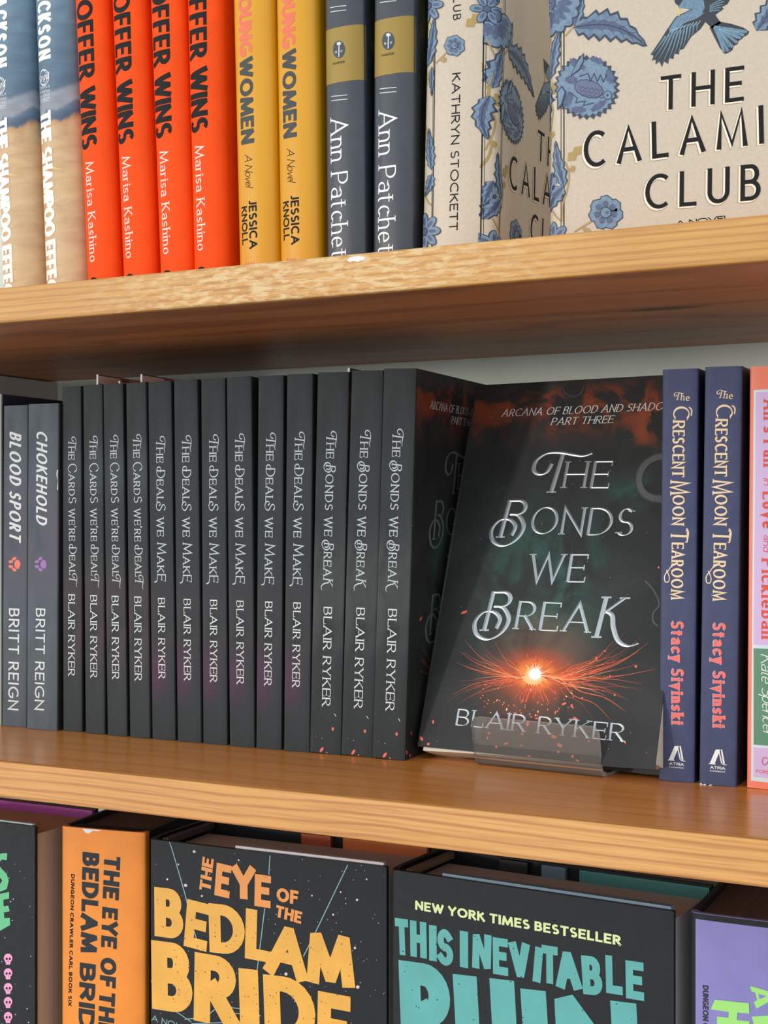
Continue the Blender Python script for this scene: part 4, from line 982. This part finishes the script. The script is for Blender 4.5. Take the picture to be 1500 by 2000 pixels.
def card(px, py, y, m, label, length, hand=True):
    p = at_y(px, py, y); 
    r = empty('art_card', Matrix.Translation((p.x, p.y, p.z - .034)) @ Matrix.Rotation(RY_YAW * .6, 4, 'Z')); props(r, label, 'card', 'illustrated cards sticking up from the paperbacks')
    sh_ = box('printed_sheet', (-.0003, .0006, 0), (.0003, length, .034), m, r); box('white_edge', (-.00065, 0, 0), (.00065, .0006, .034), WHITE, r)
    if hand:
        f_ = Face(r.matrix_world, (.0003, 0, 0), (0, 1, 0), (0, 0, 1), (1, 0, 0)); i = Ink(f_)
        Y = lambda a_, b_: (.0006 + a_ * .0011, .034 - b_ * .0011)
        def pl(pts, mm): i.poly_uv([Y(*z_) for z_ in pts], mm)
        pl([(0, 4), (18, 6), (26, 16), (0, 16)], PLUM); i.step(); pl([(0, 0), (20, 0), (36, 5), (32, 9), (24, 7), (26, 14), (18, 10), (14, 7), (0, 6)], LINE_D); i.step(); pl([(0, .6), (20, .6), (34, 5.2), (31, 8), (22, 6), (24, 12), (18, 9), (14, 6), (0, 5)], SKIN); i.step(-2)
        for c in (52, 84): i.ribbon_uv([Y(c, 0), Y(c + 8, 7), Y(c + 2, 15)], [.0006, .0006], LINE_D); i.ribbon_uv([Y(c + 14, 14), Y(c + 20, 5), Y(c + 30, 3)], [.0006, .0006], LINE_D)
        i.done('hand_print', sh_, 'drawn hand and red patterned sleeve')
card(190, 731.5, .118, CARD, 'red illustrated card with white edge, sticking up behind the first two thin paperbacks', .10)
card(233, 744, .124, CARD, 'shorter red illustrated card with white edge, between the two taller ones', .08)
card(276, 731, .116, CARD, 'red illustrated card with white edge, above the fourth thin paperback', .085)
card(681, 718.5, .122, CARD2, 'grey illustrated card with white edge, above the ember-flecked spines', .11, False)

# --- grey pawprint paperbacks and the tall navy one at the panel
SP_P = dark_spine('slate_paw_spine', (88, 96, 102), (98, 92, 102), .12, .05, [])
PB = [(4.5, 1417, 51, 7, 806), (52, 1423, 110, 55, 800)]
Mp = [stand_at(a_, b_, c_, Z2, slope_lean(d__, e_, a_, b_), R(1.5)) for (a_, b_, c_, d__, e_) in PB]
HPB = .2055
def paw(i, c, m):
    i.blob((c[0] + 12, c[1]), 16, m, 14, 0, 24); i.blob((c[0] + 14, c[1] - 14), 10, m, 10); i.blob((c[0] + 14, c[1] + 14), 10, m, 10)
    for dx, dy, ro in ((-4, -30, -.5), (-22, -14, -.2), (-22, 12, .2), (-4, 28, .5)): i.blob((c[0] + dx, c[1] + dy), 13, m, 12, 0, 8, ro)
GP = 'slate pawprint paperbacks'
for j, (title, y0_, y1_, bx, cx, pm, pc, ay, nm) in enumerate((('BLOOD SPORT', 330, 915, 52, 112, mat('coral_paw_ink', (240, 112, 88), .5), (80, 1033), (48, 43, 103), 'slate paperback with a coral pawprint on its spine'), ('CHOKEHOLD', 325, 830, 194, 250, mat('purple_paw_ink', (150, 100, 168), .5), (218, 1033), (190, 183, 240), 'slate paperback with a purple pawprint on its spine'))):
    bk = Book('paperback_book', Mp[j][0], Mp[j][1] - .0003, HPB, .130, False, SP_P, VOID, VOID, PAGE, nm, GP)
    mk(bk, bk.fs, k5, bk.spine, 'title_lettering', lambda i: i.text(title, 'brush', (bx, y0_), (bx - 2, y1_ - 14), (cx, y0_), PALE), 'pale slanted brush lettering')
    mk(bk, bk.fs, k5, bk.spine, 'pawprint', lambda i: paw(i, pc, pm), 'coloured pawprint')
    mk(bk, bk.fs, k5, bk.spine, 'author_lettering', lambda i: i.text('BRITT REIGN', 'sans', (ay[0], 1264), (ay[1], 1800), (ay[2], 1262), PALE), 'pale spaced capitals')
    if j == 1:
        def torn(i):
            i.line([(302, 535), (300, 560), (306, 590), (302, 640)], 5, WHITE, smooth=False)
        mk(bk, bk.fs, k5, bk.spine, 'torn_edge', torn, 'torn white paper edge')
NAVY = mat('navy_cover', (42, 48, 66), .5)
M_, T_ = stand_at(-48, 1412, 1.5, Z2, 0, R(1.5))
nb = Book('paperback_book', M_, T_ - .0004, .2135, .150, False, mat('pale_grey_spine', (170, 172, 166), .5), NAVY, NAVY, PAGE, 'taller navy paperback beside the coral pawprint book')

# --- indigo paperbacks with gold lettering
IND = mat('indigo_cover', (68, 74, 104), .55, spec=.25, mott=.05, scale=120); INDK = mat('indigo_dark_cover', (40, 42, 56), .5)
CM = [(1286, 1524, 1355, 1293.7, 727), (1364.5, 1532, 1437, 1376, 722)]
Mc = [stand_at(a_, b_, c_, Z2, slope_lean(d__, e_, a_, b_), R(1.0)) for (a_, b_, c_, d__, e_) in CM]
TC = (Mc[0][1] + Mc[1][1]) / 2
GI = 'indigo paperbacks with gold lettering'
bk = Book('paperback_book', Mc[0][0], TC, .2092, .137, False, IND, INDK, IND, PAGE, 'indigo paperback with gold lettering, beside the turned-out black cover', GI, round_=.002, power=4)
GLD = mat('pale_gold_foil', (228, 200, 160), .4, .15); CORAL = mat('coral_ink', (238, 108, 94), .5); LIL = mat('lilac_outline_ink', (190, 160, 186), .5)
def c1(i):
    i.text('~The', 'serif', (180, 228), (242, 235), (178, 196), GLD)
    i.text('Cr', 'crescent', (172, 258), (168, 358), (244, 258), GLD); i.text('escent', 'crescent', (168, 364), (166, 572), (240, 364), GLD); i.text('M', 'crescent', (158, 588), (157, 650), (240, 588), GLD); i.text('oon', 'crescent', (168, 652), (166, 786), (240, 652), GLD)
    i.text('T', 'crescent', (160, 806), (158, 858), (236, 806), GLD); i.text('earoom', 'crescent', (164, 862), (160, 1115), (236, 862), GLD)
    i.line([(230, 800), (238, 820), (232, 860)], 6, GLD); i.line([(170, 955), (150, 985), (132, 1010), (134, 1036), (150, 1036), (152, 1012), (140, 985)], 4, GLD); i.line([(240, 262), (252, 275), (250, 300)], 6, GLD)
mk(bk, bk.fs, k8, bk.spine, 'title_lettering', c1, 'gold swash capitals')
def c2(i): i.text('Stacy Sivinski', 'slab', (164, 1212), (165, 1668), (218, 1212), LIL, grow=.02, shift=(-.01, -.05)); i.step(); i.text('Stacy Sivinski', 'slab', (164, 1212), (165, 1668), (218, 1212), CORAL)
mk(bk, bk.fs, k8, bk.spine, 'author_lettering', c2, 'coral serif author lettering')
def c3(i):
    i.poly([(150, 1828), (176, 1766), (196, 1766), (172, 1828)], WHITE); i.poly([(198, 1766), (204, 1766), (216, 1828), (208, 1828)], WHITE); i.poly([(188, 1775), (193, 1775), (205, 1828), (200, 1828)], WHITE); i.line([(205, 1830), (224, 1834)], 3, WHITE); i.line([(146, 1828), (176, 1830)], 3, WHITE)
    i.text('ATRIA', 'bold', (152, 1850), (218, 1855), (152, 1837), WHITE); i.text('PAPERBACK', 'bold', (152, 1862), (218, 1867), (152, 1856), WHITE)
mk(bk, bk.fs, k8, bk.spine, 'publisher_logo', c3, 'white publisher mark')
cm2 = dup(bk.root, Mc[1][0], 'indigo paperback with gold lettering, creased at its head, beside the peach book', GI)
sf = Face(Mc[1][0], (0, 0, 0), (1, 0, 0), (0, 0, 1), (0, -1, 0), bk.prof)
i = Ink(sf, k8); i.poly([(284, 1936), (292, 1930), (300, 1938), (312, 1934), (318, 1942), (345, 1936), (330, 1946), (350, 1950), (300, 1946)], WHITE)
i.done('worn_corner', [c for c in cm2.children if c.name.startswith('spine')][0], 'scuffed white paper at the foot')

# --- peach and lilac paperback
PEACH = mat('peach_cover', (236, 124, 94), .5, mott=.03)
M_, T_ = stand_at(1458, 1539, 1546, Z2, slope_lean(1464, 741, 1458, 1539), R(1.0))
bk = Book('paperback_book', M_, T_, .2085, .135, False, PEACH, PEACH, PEACH, PAGE, 'peach and lilac paperback with red lettering beside the indigo books', None, round_=.002, power=4)
def pk(i):
    i.poly([(527, 186), (720, 176), (700, 1940), (515, 1920)], mat('pale_blue_frame_ink', (206, 216, 222), .5)); i.step()
    LI = mat('lilac_panel_ink', (206, 176, 214), .5); i.poly([(538, 196), (710, 190), (700, 1325), (527, 1316)], LI); i.poly([(527, 1332), (700, 1340), (698, 1772), (527, 1760)], mat('sage_panel_ink', (86, 136, 104), .5)); i.poly([(527, 1772), (698, 1782), (696, 1918), (527, 1903)], LI)
mk(bk, bk.fs, k8, bk.spine, 'panel_print', pk, 'lilac and green panels with a pale frame')
RD = mat('tomato_ink', (216, 74, 44), .5)
def pk2(i):
    i.layer = 3; i.k = n1
    i.text("All's Fair", 'slab', (558, 300), (556, 985), (680, 300), RD); i.text('in', 'ital', (562, 1068), (560, 1135), (625, 1068), RD); i.text('Love', 'slab', (548, 1200), (545, 1560), (680, 1200), RD); i.text('and', 'ital', (560, 1620), (556, 1785), (625, 1620), RD)
    i.k = n2; i.text('Pickleball', 'slab', (468, -40), (466, 640), (575, -40), RD)
mk(bk, bk.fs, k8, bk.spine, 'title_lettering', pk2, 'red slab serif lettering')
def pk3(i):
    i.layer = 3; i.text('Kate Spencer', 'script', (460, 770), (480, 1460), (560, 768), WHITE)
mk(bk, bk.fs, n2, bk.spine, 'author_lettering', pk3, 'white handwritten lettering')
def pk4(i):
    i.layer = 3; i.line([(520, 1660), (490, 1650), (474, 1680), (486, 1710), (510, 1706), (530, 1670)], 8, mat('rose_ink', (176, 90, 96), .5)); i.text('FOREVER', 'sans', (422, 1780), (620, 1796), (422, 1752), RD)
mk(bk, bk.fs, n2, bk.spine, 'publisher_logo', pk4, 'small loop logo and lettering')

# ================================================================== BOTTOM SHELF
HB = .236; Z3 = LOW_UP
ZT = Z3 + HB + .0003
JBLK = mat('black_jacket', (36, 38, 40), .5, spec=.2, mott=.05, scale=150)
def from_top(px, py):
    """point on the plane of the book tops"""
    return at_z(px, py, ZT)
def place_face_out(pl, pr, T):
    a_, b_ = from_top(*pl), from_top(*pr); yw = math.atan2(b_.y - a_.y, b_.x - a_.x)
    return Matrix.Translation((a_.x, a_.y, Z3 + .0002)) @ Matrix.Rotation(yw, 4, 'Z') @ Matrix.Rotation(-math.pi / 2, 4, 'Z') @ Matrix.Translation((-T / 2, 0, 0)), math.hypot(b_.x - a_.x, b_.y - a_.y)
def hard_face_out(label, pl, pr, T, jacket, flap_back, flap_front, page_m, D=None):
    M_, w = place_face_out(pl, pr, T); D = D or w
    b = Book('hardcover_book', M_, T, HB, D, True, jacket, jacket, jacket, page_m, label, round_=.0045, power=3.0)
    if flap_back: 
        o_ = .008
        for (u0, u1, m_) in flap_back: box('jacket_flap', (-T / 2 + .00275, u0 * D + o_, .001), (-T / 2 + .0058, u1 * D - .0004, HB - .0006), m_, b.root)
    if flap_front:
        (u0, u1, m_, th) = flap_front; box('jacket_flap', (T / 2 - .0027 - th, u0 * D, .001), (T / 2 - .0027, u1 * D, HB + .0014), m_, b.root)
    # page block narrowed so that it clears the flaps
    me = b.pages.data; pt = T / 2 - .0062
    for v_ in me.vertices:
        v_.co.x = math.copysign(pt, v_.co.x)
        if v_.co.z > .1: v_.co.z = HB - .0068
    return b
def speckle(i, n, box_, r, mats, seed):
    rnd = random.Random(seed)
    for _ in range(n): i.blob((rnd.uniform(box_[0], box_[2]), rnd.uniform(box_[1], box_[3])), rnd.uniform(*r), rnd.choice(mats), 6)
# --- black hardcover with green letters at the edge
MAG = mat('magenta_flap', (190, 84, 176), .5); MINT = mat('mint_ink', (96, 190, 132), .5); SKPINK = mat('pink_ink', (240, 156, 196), .5)
TB0 = .062
a_ = from_top(68, 1614.5)
yw = R(1.0); D0 = .159
M0 = Matrix.Translation((a_.x - D0 * math.cos(yw), a_.y - D0 * math.sin(yw), Z3 + .0002)) @ Matrix.Rotation(yw, 4, 'Z') @ Matrix.Rotation(-math.pi / 2, 4, 'Z') @ Matrix.Translation((-TB0 / 2, 0, 0))
b0 = Book('hardcover_book', M0, TB0, HB, D0, True, JBLK, JBLK, JBLK, pages('tan_page_edges', (196, 158, 130), (224, 186, 156)), 'black hardcover with mint green letters and pink skulls', round_=.0045)
for v_ in b0.pages.data.vertices:
    v_.co.x = math.copysign(TB0 / 2 - .0062, v_.co.x)
    if v_.co.z > .1: v_.co.z = HB - .0060
box('jacket_flap', (-TB0 / 2 + .00275, .055, .001), (-TB0 / 2 + .0058, D0 - .0004, HB - .0006), MAG, b0.root); box('jacket_flap', (TB0 / 2 - .0052, .05, .001), (TB0 / 2 - .0027, D0 - .004, HB + .0008), mat('pale_mint_flap', (186, 206, 200), .4), b0.root)
def g0(i):
    S_ = [(-40, 400), (10, 380), (44, 378), (40, 420), (12, 416), (-10, 440), (10, 470), (40, 500), (52, 540), (40, 590), (0, 605), (-40, 600), (-40, 565), (0, 560), (14, 540), (-4, 515), (-40, 490)]
    i.poly(S_, MINT)
    i.poly([(-60, 630), (54, 606), (54, 645), (20, 652), (22, 690), (50, 686), (56, 720), (24, 726), (26, 760), (58, 758), (60, 800), (-10, 840), (-60, 850)], MINT)
mk(b0, b0.fc, d1, b0.front, 'title_lettering', g0, 'mint green block letters')
def g1(i):
    for yy in (1000, 1086, 1172, 1254, 1342, 1428, 1512):
        i.layer = 0; i.blob((48, yy - 6), 25, SKPINK, 16, 0, 27); i.poly([(32, yy + 12), (64, yy + 12), (60, yy + 32), (36, yy + 32)], SKPINK); i.step(); i.blob((40, yy - 2), 6, BLACK, 8, 0, 8); i.blob((58, yy - 2), 6, BLACK, 8, 0, 8); i.poly([(46, yy + 14), (49, yy + 7), (52, yy + 14)], BLACK)
mk(b0, b0.fc, d1, b0.front, 'skull_print', g1, 'column of small pink skulls')
mk(b0, b0.fc, d1, b0.front, 'star_print', lambda i: speckle(i, 60, (-200, 420, 190, 1500), (1.5, 4), [PALE], 3), 'pale star specks')

# --- orange spine
OB = mat('marigold_jacket', (242, 142, 40), .5, mott=.03)
pa, pb_ = from_top(117, 1613.5), from_top(283, 1627)
T1 = math.hypot(pb_.x - pa.x, pb_.y - pa.y); yw1 = math.atan2(pb_.y - pa.y, pb_.x - pa.x)
T1 -= .0006
M1b = MB(((pa.x + pb_.x) / 2, (pa.y + pb_.y) / 2, Z3 + .0002), yw1, 0)
b1 = Book('hardcover_book', M1b, T1, HB, .159, True, OB, JBLK, JBLK, PAGE_DARK, 'thick hardcover with marigold orange spine and charcoal block title', round_=.0035, power=4)
CHA = mat('charcoal_block_ink', (48, 52, 56), .55, spec=.2)
def g2(i):
    for t, y0_, y1_, bx0, bx1, cx0 in (('THE', 388, 645, 612, 602, 706), ('EYE', 692, 930, 600, 592, 692), ('OF', 985, 1160, 590, 584, 684), ('THE', 1185, 1440, 584, 574, 676), ('BEDLAM', 370, 958, 484, 472, 582), ('BRIDE', 1018, 1520, 468, 456, 562)):
        i.text(t, 'fat', (bx0, y0_), (bx1, y1_), (cx0, y0_), CHA)
mk(b1, b1.fs, d1, b1.spine, 'title_lettering', g2, 'charcoal block lettering in two lines')
mk(b1, b1.fs, d1, b1.spine, 'series_lettering', lambda i: i.text('DUNGEON CRAWLER CARL BOOK SIX', 'heavy', (416, 500), (397, 1275), (437, 500), BLACK), 'small black series lettering')
mk(b1, b1.fs, d1, b1.spine, 'torn_edge', lambda i: i.poly([(483, 228), (560, 236), (598, 240), (572, 250), (545, 246), (520, 264), (500, 258)], WHITE), 'torn white paper patch')
box('headband', (-T1 / 2 + .004, .0085, HB - .0032), (T1 / 2 - .004, .0125, HB - .0004), BLACK, b1.root)

# --- black hardcover with yellow letters
T2 = .060
ORF = mat('rust_flap', (186, 84, 44), .5); ORF2 = mat('orange_flap', (238, 132, 66), .5); WF = mat('white_flap', (222, 214, 216), .45)
b2 = hard_face_out('black hardcover with big yellow block letters and thin web lines', (286, 1638), (755, 1693), T2, JBLK, [(.42, .6, ORF), (.6, 1.0, ORF2)], (.38, .98, WF, .0026), PAGE_GREY)
CHK = mat('black_check_headband', (28, 28, 28), .6)
q = NT('checked_headband', .6); ck = q.n('TexChecker'); q.t.links.new(q.maps((900, 900, 900)), ck.inputs[0]); ck.inputs['Scale'].default_value = 1.0; ck.inputs[1].default_value = rgba((30, 30, 30)); ck.inputs[2].default_value = rgba((96, 94, 90)); HBAND = q.done(ck.outputs[0])
box('headband', (-T2 / 2 + .005, .0078, HB - .0034), (T2 / 2 - .005, .0120, HB + .0002), HBAND, b2.root)
YB = mat('yolk_ink', (232, 170, 66), .5, mott=.03); YO = mat('orange_yolk_ink', (234, 150, 72), .5); BRN = mat('brown_speck_ink', (140, 74, 34), .6); WEB = mat('web_blue_ink', (140, 178, 182), .5); DOT = mat('pale_pink_star_ink', (216, 192, 200), .5)
def w0(i):
    i.line([(205, 178), (290, 470), (330, 640), (380, 800)], 5, WEB); i.line([(772, 262), (765, 370)], 5, WEB); i.line([(742, 560), (700, 905)], 5, WEB); i.line([(1210, 315), (1030, 690), (960, 830)], 5, WEB)
    for P in ([(60, 915), (120, 1000), (160, 1080), (270, 1160), (330, 1200)], [(290, 1185), (400, 1170), (460, 1130)], [(560, 1120), (640, 1128)], [(560, 1150), (720, 1165)], [(330, 1210), (560, 1200), (700, 1180)], [(450, 980), (480, 1050), (560, 1120)]): i.line(P, 4, WEB)
    speckle(i, 150, (70, 180, 1420, 1400), (1.5, 3.2), [DOT], 5)
    for (x_, y_, r_) in ((345, 240, 8), (296, 430, 9), (255, 312, 5), (1262, 512, 7), (1128, 595, 6), (1250, 783, 7), (1266, 1003, 10), (1170, 468, 5), (1316, 396, 5), (595, 288, 5), (388, 490, 6), (1008, 488, 5), (193, 396, 6), (862, 930, 9)): i.blob((x_, y_), r_, DOT, 10)
mk(b2, b2.fc, d2, b2.front, 'web_and_star_print', w0, 'pale web lines and stars')
def w1(i):
    def ch(t, a_, b_, c_, m_=YB, s_='fat'):
        i.layer = 2; i.text(t, s_, a_, b_, c_, m_)
    ch('THE', (436, 470), (456, 282), (372, 466), YO, 'heavy')
    ch('E', (458, 484), (545, 505), (474, 302), YO); ch('Y', (560, 500), (690, 515), (560, 318), YO); ch('E', (684, 545), (778, 560), (688, 365), YO)
    ch('OF', (808, 518), (932, 540), (816, 442), YO); ch('THE', (800, 605), (948, 648), (798, 536), YO)
    ch('B', (122, 715), (285, 738), (138, 440)); ch('E', (285, 770), (418, 806), (302, 505)); ch('D', (432, 806), (634, 830), (448, 532)); ch('L', (630, 840), (790, 870), (648, 560)); ch('A', (738, 915), (980, 978), (800, 645)); ch('M', (980, 975), (1250, 1012), (1000, 686))
    ch('B', (108, 1125), (338, 1160), (122, 740)); ch('R', (342, 1190), (590, 1240), (368, 808)); ch('I', (606, 1260), (716, 1275), (622, 898)); ch('D', (745, 1310), (1035, 1350), (750, 932)); ch('E', (1035, 1400), (1225, 1440), (1034, 1022))
    i.layer = 5; rnd = random.Random(12); letters = list(i.U)
    for _ in range(560):
        x_, y_ = rnd.uniform(110, 1250), rnd.uniform(320, 1440)
        if not i.inside(i.p(x_, y_), letters): continue
        i.blob((x_, y_), rnd.uniform(1.4, 4.2), BRN if rnd.random() < .4 else mat('amber_speck_ink', (226, 150, 60), .6), 6)
mk(b2, b2.fc, d2, b2.front, 'title_lettering', w1, 'speckled yellow block lettering')
mk(b2, b2.fc, d2, b2.front, 'subtitle_lettering', lambda i: i.text('A NOVEL', 'sans', (104, 1192), (330, 1262), (110, 1160), WEB), 'small pale blue subtitle')

# --- black hardcover with teal letters
T3 = .059
BLF = mat('slate_blue_flap', (112, 138, 154), .45); TEF = mat('teal_flap', (84, 152, 150), .5)
b3 = hard_face_out('black hardcover with teal block letters under a pale green line', (757.5, 1697), (1316, 1780), T3, JBLK, [(.2, .36, VOID), (.36, .5, BLF), (.5, 1.0, TEF)], (.2, .985, BLF, .0042), PAGE_GREY)
box('headband', (-T3 / 2 + .006, .0078, HB - .0034), (T3 / 2 - .006, .0120, HB - .0002), mat('tan_headband', (120, 104, 84), .7), b3.root)
TEAL = mat('teal_ink', (88, 168, 162), .5, mott=.03); LIME = mat('pale_lime_ink', (222, 236, 168), .5)
def w2(i):
    i.text('NEW YORK TIMES BESTSELLER', 'heavy', (190, 472), (1268, 662), (196, 425), LIME)
mk(b3, b3.fc, d3, b3.front, 'banner_lettering', w2, 'pale lime green capitals')
def w3(i):
    def ch(t, a_, b_, c_): i.layer = 1; i.text(t, 'fat', a_, b_, c_, TEAL)
    ch('T', (88, 706), (162, 716), (88, 516)); ch('H', (166, 716), (252, 730), (166, 528)); ch('I', (264, 738), (304, 745), (264, 552)); ch('S', (308, 760), (392, 772), (308, 570))
    ch('I', (424, 772), (468, 780), (424, 582)); ch('N', (488, 775), (586, 796), (486, 588)); ch('E', (598, 808), (680, 822), (598, 616)); ch('V', (688, 826), (796, 840), (684, 640)); ch('I', (804, 846), (846, 858), (804, 660)); ch('T', (850, 852), (940, 868), (850, 655)); ch('A', (930, 880), (1064, 894), (950, 686)); ch('B', (1070, 914), (1174, 926), (1066, 712)); ch('L', (1190, 908), (1280, 922), (1190, 710)); ch('E', (1294, 936), (1392, 952), (1300, 738))
    ch('R', (122, 1260), (402, 1310), (120, 738)); ch('U', (415, 1320), (738, 1370), (416, 812)); ch('I', (772, 1390), (906, 1410), (772, 888)); ch('N', (944, 1420), (1376, 1490), (948, 915))
    i.layer = 4; rnd = random.Random(2)
    for _ in range(60): i.blob((rnd.uniform(100, 1380), rnd.uniform(560, 1070)), rnd.uniform(1.6, 4.2), JBLK, 6)
mk(b3, b3.fc, d3, b3.front, 'title_lettering', w3, 'speckled teal block lettering')

# --- lavender spine
LAV = mat('lavender_jacket', (134, 128, 188), .42, mott=.03)
pa = from_top(1346, 1781); T4 = .060
b4 = Book('hardcover_book', MB((pa.x + T4 / 2 + .0004, pa.y + .001, Z3 + .0002), R(2.0), 0), T4, HB, .159, True, LAV, JBLK, JBLK, PAGE_DARK, 'thick hardcover with lavender spine and lime green block letters', round_=.0035, power=4)
def g4(i):
    w = T4 / 2 - .0002; i.poly_uv([(-w, HB - .0030), (w, HB - .0030), (w, HB - .0001), (-w, HB - .0001)], JBLK); i.poly_uv([(-w, 0), (-w + .0022, 0), (-w + .0022, HB), (-w, HB)], JBLK)
mk(b4, b4.fs, d4, b4.spine, 'black_border', g4, 'black band at head and hinge')
LG = mat('lime_ink', (160, 224, 118), .5)
def g5(i):
    i.layer = 2; i.text('A', 'fat', (1385, 1585), (1352, 1402), (1520, 1480), LG) if False else None
    i.poly([(1350, 1400), (1372, 1400), (1560, 1455), (1560, 1500), (1405, 1585), (1380, 1530), (1410, 1515), (1395, 1450), (1362, 1440)], LG); i.step(); i.poly([(1420, 1462), (1490, 1480), (1430, 1505)], LAV); i.step(-1)
    i.poly([(1055, 1510), (1340, 1540), (1345, 1625), (1245, 1618), (1240, 1680), (1345, 1690), (1345, 1780), (1075, 1760), (1072, 1650), (1170, 1660), (1172, 1612), (1020, 1592)], LG); i.poly([(1365, 1650), (1560, 1640), (1560, 1800), (1400, 1790)], LG)
    i.text('ORRIBLES', 'fat', (1075, 1800), (1075, 3000), (1345, 1800), LG)
mk(b4, b4.fs, d4, b4.spine, 'title_lettering', g5, 'lime green block lettering')
mk(b4, b4.fs, d4, b4.spine, 'series_lettering', lambda i: i.text('DUNGEON CRAWLER CARL BOOK EIGHT', 'heavy', (952, 1390), (950, 2560), (1002, 1392), mat('ink_navy', (36, 36, 54), .5)), 'small dark series lettering')
